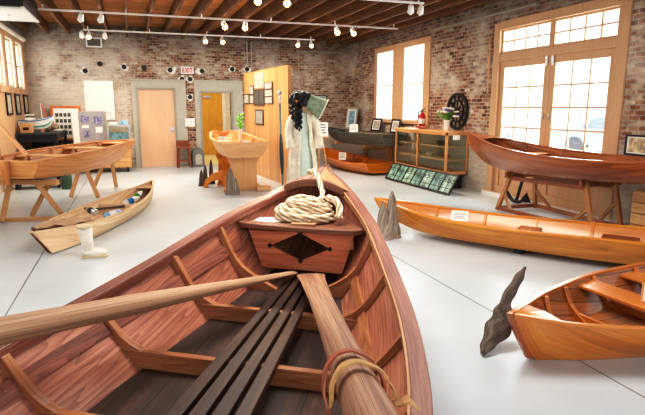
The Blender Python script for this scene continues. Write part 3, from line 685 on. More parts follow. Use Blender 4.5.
    def stem(s, parent, mat, s1, wd=0.05, name='stem', top=0.03):
        pts, A, Bv = [], [], []; n = 8
        for i in range(n + 1):
            st = s1 * (i / n); pts.append(s.P(st - 0.008, 0, s.zb(st) + (top if i == 0 else 0))); A.append(s.n * wd / 2); Bv.append(s.d * 0.022)
        pts.insert(0, s.P(-0.008, 0, s.zs(0) + top)); A.insert(0, A[0]); Bv.insert(0, Bv[0])
        MB().sweep(pts, A, Bv).build(name, mat, parent, grain=(0, 0, 1), bevel=0.004)

# ---- foreground skiff: left side (+n) of bow->stern heading is starboard?  heading -120 deg, n = (0.866,-0.5) is the right-hand side of the photo
fg_root = thing('rowing_skiff', 'large reddish brown wooden skiff filling the foreground with rope on its bow deck', 'boat', (0.4, 2.6, 0))
fg = Boat((1.83, 5.01), -120, 4.85,
          [(0, 0.012), (.15, .07), (.3, .18), (.6, .355), (.9, .48), (1.2, .59), (1.5, .675), (1.8, .755), (2.1, .83), (2.4, .895), (2.7, .94), (3.0, .97), (3.3, .985), (3.6, .98), (4.2, .92), (4.85, .78)],
          [(0, 1.0), (.15, .965), (.3, .92), (.6, .83), (.9, .77), (1.2, .72), (1.5, .665), (1.8, .61), (2.1, .555), (2.4, .515), (2.7, .49), (3.0, .475), (3.3, .47), (3.6, .47), (4.2, .49), (4.85, .53)],
          [(0, 0.005), (.3, .05), (.6, .15), (.9, .25), (1.2, .34), (1.6, .43), (2.0, .505), (2.4, .57), (2.7, .62), (3.3, .67), (3.9, .65), (4.85, .52)],
          [(0, 0.97), (.12, .72), (.3, .50), (.6, .32), (.9, .23), (1.2, .18), (1.6, .135), (2.0, .11), (2.7, .09), (3.6, .09), (4.85, .15)], roll=-2.0, bulge=0.02, t=0.025)
fg.hull(fg_root, M['red_plank'], None, n=34, K=7)
def cradle(boat, root, sts, mat):
    for st in sts:
        z = boat.zb(st); w = boat.wb(st) * 0.8
        mb = MB(); c = boat.P(st, 0, 0)
        mb.prism([(-w, 0), (w, 0), (w, z - 0.012 + w * boat.tr), (-w, z - 0.012 - w * boat.tr)], boat.n, (0, 0, 1), (c.x, c.y, 0), boat.d * 0.1)
        mb.build('support_block', mat, root, bevel=0.004)
cradle(fg, fg_root, (0.9, 3.0), M['old_dark'])
fg.rail(fg_root, M['cap_wood'], 0.085, 0.035, 0.02, n=40)
# pale rubbing edge inside the cap
for sg in (1, -1):
    pts, A, Bv = [], [], []
    for st in fg.stations(40, 0.25):
        if st < 0.22: continue
        l = fg.w(st) - 0.072; pts.append(fg.P(st, sg * max(l, 0.01), fg.zs(st) - 0.012)); A.append(fg.n * 0.006); Bv.append(Vector((0, 0, 0.024)))
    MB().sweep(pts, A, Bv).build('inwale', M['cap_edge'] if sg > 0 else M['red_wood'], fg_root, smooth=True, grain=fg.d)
fg.transom(fg_root, M['red_wood'])
# floor boards
mb = MB(); rows = []
for i in range(13):
    st = 1.0 + 3.8 * i / 12; rows.append([fg.P(st, q * (fg.wb(st) - 0.03), fg.zb(st) + 0.032) for q in (-1, 0, 1)])
mb.grid(rows); mb.build('bottom_board', M['bottom_wood'], fg_root, grain=fg.d)
# riser stringers, ribs, floor frames
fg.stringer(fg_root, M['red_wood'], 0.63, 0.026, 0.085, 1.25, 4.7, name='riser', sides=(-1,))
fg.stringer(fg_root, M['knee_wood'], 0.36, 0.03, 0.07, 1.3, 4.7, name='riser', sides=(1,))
riser_right = [c for c in fg_root.children if c.name.startswith('riser')][1]
riser_left = [c for c in fg_root.children if c.name.startswith('riser')][0]
for st in (1.42, 1.95, 2.66, 3.3, 4.1):
    fg.rib(fg_root, M['knee_wood'], st, 0.052, 0.05, p1=0.97, foot=0.22, lean=0.0)
for st in (1.95, 2.66, 3.3, 4.1):
    zz = fg.zb(st) + 0.03; fg.across(fg_root, M['knee_wood'], st + 0.012, zz, zz + 0.105, 0.045, 'floor_frame')
# screws in the riser
for sg, st in ((-1, 3.4), (-1, 2.66), (1, 1.95), (1, 2.66)):
    p = fg.side(st, 0.63 if sg < 0 else .36, sg, fg.t + 0.026)
    for dz in (-0.016, 0.016): MB().lathe(p + Vector((0, 0, dz)), [(0.007, 0), (0.006, 0.004)], 8, axis=-fg.n * sg).build('screw', M['steel'], riser_left if sg < 0 else riser_right)
# bow shelf with rounded trim, bulkhead with a diamond opening
Z_SH = 0.645
def shelf_half(st):
    p = (Z_SH - fg.zb(st)) / (fg.zs(st) - fg.zb(st)); p = max(0, min(1, p)); return fg.wb(st) + (fg.w(st) - fg.wb(st)) * p - 0.03
S0, S1 = 0.42, 1.2
left = [fg.P(S0 + (S1 - S0) * i / 8, -max(0.01, shelf_half(S0 + (S1 - S0) * i / 8)), 0) for i in range(9)]
right = [fg.P(S0 + (S1 - S0) * i / 8, max(0.01, shelf_half(S0 + (S1 - S0) * i / 8)), 0) for i in range(9)]
mb = MB(); rows = []
for a, b in zip(left, right):
    rows.append([Vector((p.x, p.y, Z_SH + 0)) for p in (a, (a * .5 + b * .5), b)])
mb.grid(rows); mb.grid([[p - Vector((0, 0, 0.03)) for p in r][::-1] for r in rows]); bshelf = mb.build('bow_shelf', M['dark_deck'], fg_root, grain=fg.n)
pts, A, Bv = [], [], []
hw = shelf_half(S1) + 0.03
for i in range(25):
    q = -1 + 2 * i / 24; qq = abs(q)
    bow_ = 0.055 * (1 - qq) ** 0.6 if False else 0.05 * (1 - qq ** 2)
    off = 0.02 + bow_ - (0.03 if qq > 0.86 else 0)
    pts.append(fg.P(S1 + off - 0.045, q * hw * (1.08 if q < 0 else 1), Z_SH + 0.005)); tw_ = 0.058 * (1.0 if qq < 0.75 else max(0.2, 1 - (qq - 0.75) * 3.2)); A.append(fg.d * tw_); Bv.append(Vector((0, 0, 0.02)))
MB().sweep(pts, A, Bv).build('shelf_trim', M['dark_deck'], bshelf, smooth=True, bevel=0.006, grain=fg.n)
# bulkhead polygon with diamond cut: ring of quads between outer outline and diamond
sB = 1.17; zt, zb_ = Z_SH - 0.02, 0.285
dia = [(-0.265, 0.475), (-0.01, 0.60), (0.235, 0.485), (-0.01, 0.365)]
outl = [(-0.335, zb_), (-0.455, zt), (0.435, zt), (0.335, zb_)]
def subdiv(poly, n=5):
    o = []
    for a, b in zip(poly, poly[1:] + poly[:1]):
        for i in range(n): o.append((a[0] + (b[0] - a[0]) * i / n, a[1] + (b[1] - a[1]) * i / n))
    return o
c0 = (-0.012, 0.475)
def ang(p): return math.atan2(p[1] - c0[1], p[0] - c0[0])
def ray_poly(th, poly):
    dx, dy = math.cos(th), math.sin(th); best = None
    for (x0, y0), (x1, y1) in zip(poly, poly[1:] + poly[:1]):
        ex, ey = x1 - x0, y1 - y0; det = dx * (-ey) + ex * dy
        if abs(det) < 1e-9: continue
        bx, by = x0 - c0[0], y0 - c0[1]
        t_ = (bx * (-ey) + ex * by) / det; u_ = (dx * by - dy * bx) / det
        if t_ > 0 and -1e-6 <= u_ <= 1 + 1e-6: best = t_ if best is None else max(best, t_)
    return (c0[0] + dx * best, c0[1] + dy * best)
angs = sorted([ang(p) for p in subdiv(outl) + dia])
ro = [ray_poly(t_, outl) for t_ in angs]; ri = [ray_poly(t_, dia) for t_ in angs]
mb = MB(); n_ = len(angs)
for k in range(n_):
    k2 = (k + 1) % n_
    def q_(p, s_): return fg.P(s_, p[0], p[1])
    mb.add([q_(ro[k], sB), q_(ro[k2], sB), q_(ri[k2], sB), q_(ri[k], sB)], [(0, 1, 2, 3)])
    mb.add([q_(ro[k], sB - .03), q_(ro[k2], sB - .03), q_(ri[k2], sB - .03), q_(ri[k], sB - .03)], [(3, 2, 1, 0)])
    mb.add([q_(ri[k], sB), q_(ri[k2], sB), q_(ri[k2], sB - .03), q_(ri[k], sB - .03)], [(0, 1, 2, 3)])
    mb.add([q_(ro[k], sB), q_(ro[k2], sB), q_(ro[k2], sB - .03), q_(ro[k], sB - .03)], [(3, 2, 1, 0)])
bulk = mb.build('bulkhead', M['bulk_wood'], fg_root, grain=fg.n, fix=False)
mb = MB()
for p in dia: mb.lathe(fg.P(sB + 0.001, p[0], p[1]), [(0.019, 0), (0.019, 0.004)], 10, axis=fg.d)
mb.build('corner_notch', M['shadow_gap'], bulk)
# arched bow beam and bow deck planks
pts, A, Bv = [], [], []
for i in range(17):
    q = -1 + 2 * i / 16; pts.append(fg.P(0.56, q * 0.275 - 0.02, 0.855 + 0.075 * (1 - q * q) - 0.0)); A.append(fg.d * 0.028); Bv.append(Vector((0, 0, 0.034)))
MB().sweep(pts, A, Bv).build('bow_beam', M['dark_deck'], fg_root, smooth=True, grain=fg.n, bevel=0.005)
for sg in (-1, 1):
    mb = MB(); rows = []
    for i in range(9):
        st = 0.0 + 0.55 * i / 8; w_ = max(0.012, fg.w(st) - 0.02); zz = fg.zs(st) + 0.02
        rows.append([fg.P(st, sg * (0.003 + (w_ - 0.003) * q), zz + (0.075 * (st / 0.56)) * (1 - q * q)) for q in (0, .33, .66, 1)])
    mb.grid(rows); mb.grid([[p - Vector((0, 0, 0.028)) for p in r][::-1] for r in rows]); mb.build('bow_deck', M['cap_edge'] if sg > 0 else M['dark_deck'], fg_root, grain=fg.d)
fg.stem(fg_root, M['cap_wood'], 0.6, 0.06)
# loose slats lying on the floor frames
for k in range(4):
    def edge(t_, l0, l1): return l0 + (l1 - l0) * t_
    sl = MB(); a0 = -0.075 + k * 0.064; a1 = -0.185 + k * 0.112; wA, wB_ = 0.047, 0.082
    zt0, zt1 = 0.268 + 0.003 * k, 0.245
    vs = []
    for st, a, w_, z_ in ((1.1, a0, wA, zt0), (3.9, a1, wB_, zt1)):
        for zz in (z_ - 0.042, z_): vs += [fg.P(st, a, zz), fg.P(st, a + w_, zz)]
    sl.add(vs, [(0, 2, 3, 1), (4, 5, 7, 6), (0, 1, 5, 4), (2, 6, 7, 3), (0, 4, 6, 2), (1, 3, 7, 5)])
    o = sl.build('floor_slat', M['slat_wood'], None, bevel=0.005, grain=fg.d)
    tag(o, ['blackened leftmost of four dark boards lying lengthwise in the foreground skiff', 'second from left of four dark boards lying in the foreground skiff',
            'third from left of four dark boards lying in the foreground skiff', 'rightmost of four dark boards lying in the skiff beside the oar blade'][k], 'board', 'dark boards along the foreground skiff bottom')
# oars
def lerp(a, b, t_): return a + (b - a) * t_
oar = MB(); p1 = Vector((1.139, 3.873, 0.315)); p0 = p1 + (Vector((-0.270, 2.700, 0.606)) - p1) * 1.5; n_ = 20
pts = [p0.lerp(p1, i / n_) for i in range(n_ + 1)]
rad = [1.0] * (n_ + 1); fl_ = []
for i in range(n_ + 1):
    t_ = i / n_; th = lerp(0.062, 0.056, t_ / 0.45) if t_ < 0.45 else lerp(0.056, 0.012, (t_ - 0.45) / 0.55)
    wd = lerp(0.062, 0.06, t_ / 0.45) if t_ < 0.45 else lerp(0.06, 0.04, (t_ - 0.45) / 0.55)
    fl_.append((wd, th))
oar.tube(pts, rad, 14, flat=fl_)
o = oar.build('oar', M['oar_pale'], None, smooth=True, grain=(p1 - p0)); tag(o, 'pale weathered oar lying across the left side of the foreground skiff', 'oar', 'oars in the foreground skiff')
oar = MB(); q0 = fg.P(1.36, 0.115, 0.318); q1 = Vector((0.52, 1.11, 0.84)); q2 = q0 + (q1 - q0) * 1.17; n_ = 24
pts = [q0.lerp(q2, i / n_) for i in range(n_ + 1)]; fl_ = []
for i in range(n_ + 1):
    t_ = i / n_
    wd = lerp(0.112, 0.092, t_ / .10) if t_ < .10 else lerp(0.092, 0.070, (t_ - .10) / .25) if t_ < .35 else lerp(0.070, 0.062, (t_ - .35) / .25) if t_ < .6 else lerp(0.062, 0.068, (t_ - .6) / .4)
    th = lerp(0.013, 0.05, t_ / 0.6) if t_ < 0.6 else lerp(0.05, 0.068, (t_ - .6) / .4)
    fl_.append((wd, th))
oar.tube(pts, [1.0] * (n_ + 1), 18, flat=fl_)
oar2 = oar.build('oar', M['oar_wood'], None, smooth=True, grain=(q1 - q0)); tag(oar2, 'broad-bladed brown oar with leather strap, in the middle of the foreground skiff', 'oar', 'oars in the foreground skiff')
# leather strap round the second oar
ax_ = (q1 - q0).normalized(); sx = ax_.cross(Vector((0, 0, 1))).normalized(); sz = sx.cross(ax_)
def strap(mat, path, w_, th=0.006):
    pts = [q0 + (q1 - q0) * t_ + sx * a + sz * b for t_, a, b in path]; P_ = []; 
    for i in range(len(pts) - 1):
        for j in range(5): P_.append(pts[i].lerp(pts[i + 1], j / 5))
    P_.append(pts[-1])
    for _ in range(3): P_ = [P_[0]] + [(P_[i - 1] + P_[i] * 2 + P_[i + 1]) / 4 for i in range(1, len(P_) - 1)] + [P_[-1]]
    A, Bv = [], []
    for i, p in enumerate(P_):
        t_ = (P_[min(i + 1, len(P_) - 1)] - P_[max(0, i - 1)]).normalized(); a = (ax_ - t_ * ax_.dot(t_)).normalized(); A.append(a * w_ / 2); Bv.append(a.cross(t_) * th / 2)
    return MB().sweep(P_, A, Bv)
s1 = strap(M['red_strap'], [(0.95, -0.066, -0.03), (0.93, -0.075, 0.02), (0.90, -0.055, 0.058), (0.885, 0.0, 0.078), (0.885, 0.05, 0.066), (0.90, 0.088, 0.03), (0.93, 0.10, -0.01), (0.96, 0.09, -0.04)], 0.034)
so = s1.build('leather_strap', M['red_strap'], None, smooth=True, grain=sx); tag(so, 'tan and red leather strap looped around the brown oar in the foreground', 'strap')
s2 = strap(M['tan_strap'], [(0.985, -0.13, 0.0), (1.0, -0.105, 0.03), (0.985, -0.085, 0.01), (0.965, -0.082, 0.03), (0.945, -0.06, 0.063), (0.935, 0.0, 0.083), (0.94, 0.05, 0.073), (0.955, 0.082, 0.035), (0.975, 0.088, 0.0)], 0.036)
s2.build('strap_band', M['tan_strap'], so, smooth=True, grain=sx)
# rope coil on the bow shelf
path = []; turns = 6.3; cst, cl = 0.88, -0.035
n_ = 560; rnd = random.Random(3); ph = [rnd.uniform(0, 6) for _ in range(12)]
for i in range(n_ + 1):
    t_ = i / n_; th = t_ * turns * 2 * PI + 0.6; lay = t_ * turns; L0 = int(lay); fr_ = lay - L0
    def offs(k): return (0.030 * math.sin(ph[k]), 0.034 * math.sin(ph[(k + 4) % 12]), 0.245 - 0.014 * k + 0.026 * math.sin(ph[k + 2] * 2))
    a_, b_ = offs(L0), offs(min(L0 + 1, 7)); ox_, oy_, rr = [a_[q] + (b_[q] - a_[q]) * fr_ for q in range(3)]
    path.append(fg.P(cst + ox_ + rr * 0.80 * math.sin(th), cl + oy_ + rr * 0.98 * math.cos(th), Z_SH + 0.036 + 0.030 * max(0, lay - 0.8) * (0.9 + 0.1 * math.sin(th * 2 + lay))))
last = path[-1]
tail = [fg.P(0.95, 0.10, Z_SH + .19), fg.P(0.84, 0.12, .85), fg.P(0.73, 0.09, .89), fg.P(0.64, 0.04, .985), fg.P(0.57, -0.01, 1.03), fg.P(0.53, -0.05, 1.03), fg.P(0.49, -0.08, 1.005)]
full = path[:]
prev = last
for p in tail:
    for j in range(1, 9): full.append(prev.lerp(p, j / 8))
    prev = p
for _ in range(6): full = [full[0]] + [(full[i - 1] + full[i] * 2 + full[i + 1]) / 4 for i in range(1, len(full) - 1)] + [full[-1]]
rp = MB().tube(full, 0.0215, 12, twist=(0.2, 3, 0.11)); rope = rp.build('coiled_rope', M['rope'], None, smooth='full'); tag(rope, 'coil of thick cream rope lying on the bow shelf of the foreground skiff', 'rope')
kn = [fg.P(0.86, 0.16, Z_SH + .20), fg.P(0.90, 0.22, Z_SH + .205), fg.P(0.95, 0.275, Z_SH + .17), fg.P(0.99, 0.285, Z_SH + .11), fg.P(1.03, 0.29, Z_SH + .07)]
kp = []
for a, b in zip(kn, kn[1:]): kp += [a.lerp(b, j / 6) for j in range(6)]
kp.append(kn[-1])
MB().tube(kp, 0.028, 12, twist=(0.2, 3, 0.11)).build('rope_end', M['rope'], rope, smooth='full')
o = MB().add([fg.P(0.93, -0.42, Z_SH + .004), fg.P(1.14, -0.44, Z_SH + .004), fg.P(1.05, -0.2, Z_SH + .004), fg.P(0.85, -0.22, Z_SH + .004)] + [fg.P(0.93, -0.42, Z_SH + .007), fg.P(1.14, -0.44, Z_SH + .007), fg.P(1.05, -0.2, Z_SH + .007), fg.P(0.85, -0.22, Z_SH + .007)], [(0, 1, 2, 3), (4, 5, 6, 7), (0, 1, 5, 4), (1, 2, 6, 5), (2, 3, 7, 6), (3, 0, 4, 7)]).build('paper_sheet', M['paper'], None)
tag(o, 'white paper sheet half under the rope coil on the foreground bow shelf', 'paper')
o = MB().box(fg.P(1.17, 0.02, Z_SH + 0.033), (0.2, 0.055, 0.008), Matrix.Rotation(math.radians(-30), 3, 'Z')).build('brass_plate', M['cap_edge'], None); tag(o, 'small tan plate on the front edge of the foreground bow shelf', 'plate')
o = MB().box(fg.P(1.19, 0.415, 0.54), (0.03, 0.012, 0.075), Matrix.Rotation(math.radians(-30), 3, 'Z')).build('cleat', M['cap_edge'], fg_root)

# ---- right skiff
sk_root = thing('small_skiff', 'glossy honey coloured skiff on the floor at the right edge of the photo', 'boat', (3.7, 2.7, 0))
sk = Boat((2.155, 2.54), 4.5, 2.5,
          [(0, .012), (.3, .185), (.6, .335), (.9, .445), (1.2, .54), (1.5, .60), (2.0, .60), (2.5, .48)],
          [(0, .335), (.3, .29), (.6, .268), (.9, .252), (1.2, .242), (1.5, .235), (2.0, .245), (2.5, .28)],
          [(0, .006), (.2, .02), (.35, .10), (.6, .20), (.9, .29), (1.2, .36), (1.5, .41), (2.0, .42), (2.5, .34)],
          [(0, .325), (.05, .235), (.1, .15), (.15, .07), (.185, .008), (.3, .004), (1.5, .004), (2.0, .01), (2.5, .04)], bulge=0.02, t=0.016)
sk.hull(sk_root, M['skiff'], M['skiff_in'], n=28)
sk.rail(sk_root, M['skiff'], 0.04, 0.022, 0.012)
sk.stem(sk_root, M['mahog'], 0.18, 0.035, top=0.012)
sk.transom(sk_root, M['skiff'])
for st in (0.32, 0.62, 0.95, 1.42, 1.95): sk.rib(sk_root, M['skiff'], st, 0.04, 0.034, p1=0.97, foot=0.09)
for st in (0.95, 1.42, 1.95): sk.across(sk_root, M['skiff'], st + .01, sk.zb(st) + 0.016, sk.zb(st) + 0.075, 0.026, 'floor_frame')
sk.seat(sk_root, M['skiff'], 1.18, 1.42, 0.205, 0.025); sk.seat(sk_root, M['skiff'], 1.75, 1.98, 0.2, 0.025)
bd = MB(); rows = [[sk.P(st, sg * max(.006, sk.w(st) - 0.03), sk.zs(st) + 0.008 + (0.012 if sg == 0 else 0)) for sg in (-1, 0, 1)] for st in [0.02 + 0.26 * i / 6 for i in range(7)]]
bd.grid(rows); bd.grid([[p - Vector((0, 0, .014)) for p in r][::-1] for r in rows]); bd.build('breasthook', M['skiff'], sk_root, grain=sk.d)
fr = MB(); c = sk.P(1.27, -0.06, 0.206); fr.box(c + Vector((0.02, 0, 0.075)), (0.02, 0.20, 0.15), Matrix.Rotation(0.3, 3, 'Z'))
pl = fr.build('small_sign', M['pine'], None, bevel=0.003); tag(pl, 'small pine framed card standing on the thwart of the right skiff', 'sign')
MB().box(c + Vector((0.008, -0.003, 0.075)), (0.006, 0.16, 0.11), Matrix.Rotation(0.3, 3, 'Z')).build('card', M['paper'], pl)

# ---- pirogue
pg_root = thing('pirogue', 'long slim honey orange pirogue on the floor crossing the right side', 'boat', (4.3, 4.5, 0))
pg = Boat((3.01, 6.29), -54, 4.1,
          [(0, .015), (.3, .14), (.8, .31), (1.3, .385), (1.9, .41), (2.6, .405), (3.3, .36), (3.75, .22), (4.1, .03)],
          [(0, .415), (.3, .38), (.8, .33), (1.6, .30), (2.4, .315), (3.2, .335), (3.7, .37), (4.1, .42)],
          [(0, .008), (.3, .06), (.8, .17), (1.3, .23), (1.9, .26), (2.6, .26), (3.3, .22), (4.1, .015)],
          [(0, .39), (.1, .27), (.3, .17), (.6, .10), (1.0, .075), (1.6, .07), (3.0, .075), (3.6, .12), (4.1, .32)], bulge=0.02, t=0.016)
pg.hull(pg_root, M['honey'], M['honey_in'], n=30)
pg.rail(pg_root, M['honey'], 0.035, 0.03, 0.012)
for st in (0.75, 1.35, 1.95, 2.55, 3.15): pg.rib(pg_root, M['honey'], st, 0.03, 0.022, foot=0.03)
for st in (1.35, 1.95, 2.55, 3.15): pg.across(pg_root, M['honey'], st + .01, pg.zb(st) + .016, pg.zb(st) + .06, 0.03, 'floor_frame')
pg.seat(pg_root, M['mahog'], 1.78, 2.02, 0.21, 0.022); pg.seat(pg_root, M['mahog'], 2.75, 3.0, 0.21, 0.022)
cradle(pg, pg_root, (1.9, 3.1), M['black'])  # black blocks: shade of the gap under the hull put into their colour
pg.stem(pg_root, M['honey'], 0.3, 0.035, top=0.015)
def card(c, w_, h_, ydir, lean, label, nm='label_card', grp=None, base=None, back=(0, 0, 0)):
    """upright card facing the viewer: width along ydir (2-D unit), leaning back"""
    u = Vector((ydir[0], ydir[1], 0)).normalized(); f = Vector((-u.y, u.x, 0)); up = (Vector((0, 0, 1)) + f * lean).normalized()
    c = Vector(c); mb = MB(); mb.prism([(-w_ / 2, 0), (w_ / 2, 0), (w_ / 2, h_), (-w_ / 2, h_)], u, up, c, f * 0.006)
    o = mb.build(nm, M['paper'], None); tag(o, label, 'card', grp)
    t = MB()
    for k in range(4):
        z_ = h_ * (0.8 - 0.17 * k); ww = w_ * (0.36 if k % 2 else 0.3)
        t.prism([(-ww, z_ - h_ * .025), (ww, z_ - h_ * .025), (ww, z_ + h_ * .025), (-ww, z_ + h_ * .025)], u, up, c - f * 0.004, f * 0.002)
    t.build('printed_line', M['ink'], o); return o
p = pg.P(1.12, 0.05, 0.30); card((p.x, p.y, 0.235), 0.2, 0.13, (0.75, -0.66), 0.5, 'white card leaning inside the orange pirogue near its bow')
bx = MB(); p = pg.P(2.86, -0.02, 0.21); bx.box((p.x, p.y, 0.25), (0.17, 0.34, 0.075), Matrix.Rotation(math.radians(36), 3, 'Z')); o = bx.build('wooden_block', M['stool_wood'], None, bevel=0.006); tag(o, 'dark wooden block resting on the thwart of the orange pirogue', 'block')

# ---- big boat on a stand by the tall doors
bb_root = thing('canoe', 'long glossy mahogany canoe raised on a wooden trestle before the tall doors', 'boat', (5.55, 5.8, 0.62))
bb = Boat((5.45, 7.79), -86.5, 4.3,
          [(0, .02), (.3, .13), (.8, .31), (1.3, .42), (1.9, .50), (2.5, .53), (3.1, .48), (3.7, .32), (4.3, .03)],
          [(0, 1.17), (.3, 1.135), (.8, 1.07), (1.3, 1.01), (1.9, .975), (2.5, .965), (3.1, .98), (3.7, 1.03), (4.3, 1.13)],
          [(0, .012), (.3, .05), (.8, .14), (1.3, .21), (1.9, .26), (2.5, .28), (3.1, .24), (3.7, .14), (4.3, .012)],
          [(0, 1.10), (.08, .95), (.25, .84), (.5, .74), (.9, .672), (1.3, .650), (2.0, .664), (2.57, .692), (3.2, .73), (3.8, .80), (4.3, 1.0)], bulge=0.05, t=0.014)
bb.hull(bb_root, M['mahog'], M['skiff_in'], n=32)
bb.rail(bb_root, M['mahog'], 0.035, 0.03, 0.012)
bb.stem(bb_root, M['mahog'], 0.5, 0.03, top=0.02)
for st in (1.0, 1.6, 2.2, 2.8, 3.4): bb.rib(bb_root, M['mahog'], st, 0.028, 0.018)
bb.seat(bb_root, M['skiff'], 1.25, 1.45, 0.93, 0.02); bb.seat(bb_root, M['skiff'], 2.6, 2.85, 0.90, 0.02)
dk = MB(); rows = [[bb.P(st, sg * max(.008, bb.w(st) - 0.02), bb.zs(st) + 0.012 + (0.02 if sg == 0 else 0)) for sg in (-1, 0, 1)] for st in [0.03 + 0.6 * i / 8 for i in range(9)]]
dk.grid(rows); dk.grid([[p - Vector((0, 0, .014)) for p in r][::-1] for r in rows]); dk.build('bow_deck', M['mahog'], bb_root, grain=bb.d)
# stand
st_root = thing('trestle_stand', 'open wooden trestle of slanted legs and rails carrying the mahogany canoe', 'stand', (5.6, 6.0, 0))
fA, fB, rA, rB = Vector((5.30, 6.74, 0.03)), Vector((5.42, 5.0, 0.03)), Vector((6.0, 6.70, 0.03)), Vector((5.96, 5.06, 0.03))
tfA, tfB, trA, trB = Vector((5.42, 6.6, 0.60)), Vector((5.46, 5.22, 0.645)), Vector((5.86, 6.6, 0.60)), Vector((5.93, 5.20, 0.645))
for a, b in ((fA, tfA), (fB, tfB), (rA, trA), (rB, trB)): MB().bar(a, b + (b - a).normalized() * 0.03, 0.06, 0.05, up=(1, 0, 0)).build('leg', M['stand_wood'], st_root, bevel=0.004)
for a, b in ((fA, fB), (rA, rB), (fA, rA), (fB, rB)): MB().bar(a + Vector((0, 0, .035)), b + Vector((0, 0, .035)), 0.045, 0.055).build('floor_rail', M['stool_wood'], st_root, bevel=0.004)
for a, b in ((tfA, trA), (tfB, trB)):
    e = (b - a).normalized() * 0.08
    mb = MB(); a2, b2 = a - e, b + e; mid_ = (a2 + b2) / 2
    mb.prism([(-0.33, -0.05), (0.33, -0.05), (0.33, 0.035), (0.28, 0.04), (-0.28, 0.04), (-0.33, 0.035)], (b - a).normalized(), (0, 0, 1), mid_, (0, 0.05, 0)); mb.build('cradle_beam', M['stool_wood'], st_root, bevel=0.004)
for a, b in ((tfA, tfB), (trA, trB)): MB().bar(a + Vector((0, 0, -.06)), b + Vector((0, 0, -.06)), 0.04, 0.06).build('top_rail', M['stool_wood'], st_root, bevel=0.004)
for a, b in ((fA + (fB - fA) * .16 + Vector((0, 0, .05)), fA.lerp(tfA, .5)), (rA + (rB - rA) * .2 + Vector((0, 0, .05)), rA.lerp(trA, .55)), (rB + (rA - rB) * .22 + Vector((0, 0, .05)), rB.lerp(trB, .6)), (fB + (fA - fB) * .22 + Vector((0, 0, .05)), fB.lerp(tfB, .5))):
    MB().bar(a, b, 0.045, 0.035, up=(1, 0, 0)).build('brace', M['stand_wood'], st_root, bevel=0.003)
# anchor leaning by the door
an = MB(); an.bar((6.06, 7.22, 0.05), (6.12, 7.10, 0.64), 0.045, 0.035, up=(1, 0, 0))
anc = an.build('anchor', M['black_iron'], None, bevel=0.006); tag(anc, 'black iron anchor standing behind the trestle against the tall doors', 'anchor')
fl_pts = [Vector((6.05, 7.22 + 0.26 * math.sin(t_), 0.035 + 0.20 * (1 - math.cos(t_)))) for t_ in [(-1.2 + 2.4 * i / 12) for i in range(13)]]
MB().tube(fl_pts, [0.012 + 0.016 * math.cos(i / 12 * PI - PI / 2) for i in range(13)], 8).build('arm', M['black_iron'], anc, smooth=True)
for sg in (-1, 1):
    c = fl_pts[0 if sg < 0 else -1]; mb = MB(); mb.prism([(-0.10, 0), (0.10, 0), (0, 0.17)], (0.5, -0.86 , 0), (0, 0.18 * sg, 1), c - Vector((0, 0.02 * sg, 0.1)), (0.012, 0.01, 0)); mb.build('fluke', M['black_iron'], anc)
MB().tube([Vector((6.12 + 0.16 * q, 7.10 + 0.1 * q, 0.60)) for q in (-1, -.5, 0, .5)], 0.014, 8).build('stock', M['black_iron'], anc, smooth=True)

# ---- left dory
dr_root = thing('dory', 'pale unfinished fir dory resting on two trestles at the left edge', 'boat', (-0.8, 9.8, 0.58))
dr = Boat((0.02, 11.52), -115, 3.75,
          [(0, .015), (.3, .11), (.8, .28), (1.6, .43), (2.4, .50), (3.2, .47), (3.75, .42)],
          [(0, .955), (.3, .96), (.8, .965), (1.6, .955), (2.4, .94), (3.2, .915), (3.75, .90)],
          [(0, .008), (.3, .04), (.8, .16), (1.6, .28), (2.4, .34), (3.2, .33), (3.75, .30)],
          [(0, .93), (.1, .84), (.3, .765), (.8, .68), (1.6, .62), (2.4, .605), (3.2, .62), (3.75, .655)], bulge=0.02, t=0.018)
dr.hull(dr_root, M['fir'], M['fir_in'], n=26)
dr.rail(dr_root, M['fir'], 0.04, 0.028, 0.012); dr.stem(dr_root, M['fir'], 0.3, 0.04, top=0.02)
dr.transom(dr_root, M['fir'], th=0.03)
for st in (0.9, 1.5, 2.1, 2.7, 3.3): dr.rib(dr_root, M['fir_in'], st, 0.03, 0.03)
dr.seat(dr_root, M['pine'], 1.55, 1.8, 0.925, 0.025); dr.seat(dr_root, M['pine'], 2.75, 3.0, 0.9, 0.025); dr.seat(dr_root, M['pine'], 0.45, 0.8, 0.945, 0.02)
mb = MB(); mb.prism([(-0.02, 0.57), (0.015, 0.57), (0.035, 0.72), (0.03, 0.91), (-0.03, 0.91), (-0.035, 0.72)], dr.n, (0, 0, 1), dr.P(3.82, -0.03, 0), dr.d * 0.09); mb.build('sternpost', M['fir'], dr_root, bevel=0.006, grain=(0, 0, 1))
def trestle(label, feet, tops, beam, low=None):
    r = thing('trestle', label, 'trestle', ((beam[0][0] + beam[1][0]) / 2, (beam[0][1] + beam[1][1]) / 2, 0), 'trestles under the fir dory')
    for a, b in zip(feet, tops): MB().bar(Vector(a) + Vector((0, 0, .02)), b, 0.07, 0.045, up=(0, 1, 0)).build('leg', M['crate_wood'], r, bevel=0.004)
    MB().bar(beam[0], beam[1], 0.09, 0.07).build('top_beam', M['crate_wood'], r, bevel=0.004)
    if low: MB().bar(low[0], low[1], 0.07, 0.05).build('floor_beam', M['crate_wood'], r, bevel=0.004)
    return r
trestle('nearer pine trestle with crossed legs under the stern of the dory', [(-1.80, 8.42, 0), (-1.03, 8.55, 0), (-1.47, 8.72, 0)], [(-1.66, 8.45, .56), (-1.32, 8.35, .57), (-1.15, 8.45, .56)], ((-1.85, 8.60, .565), (-1.02, 8.22, .565)), ((-1.95, 8.50, .025), (-1.05, 8.36, .025)))
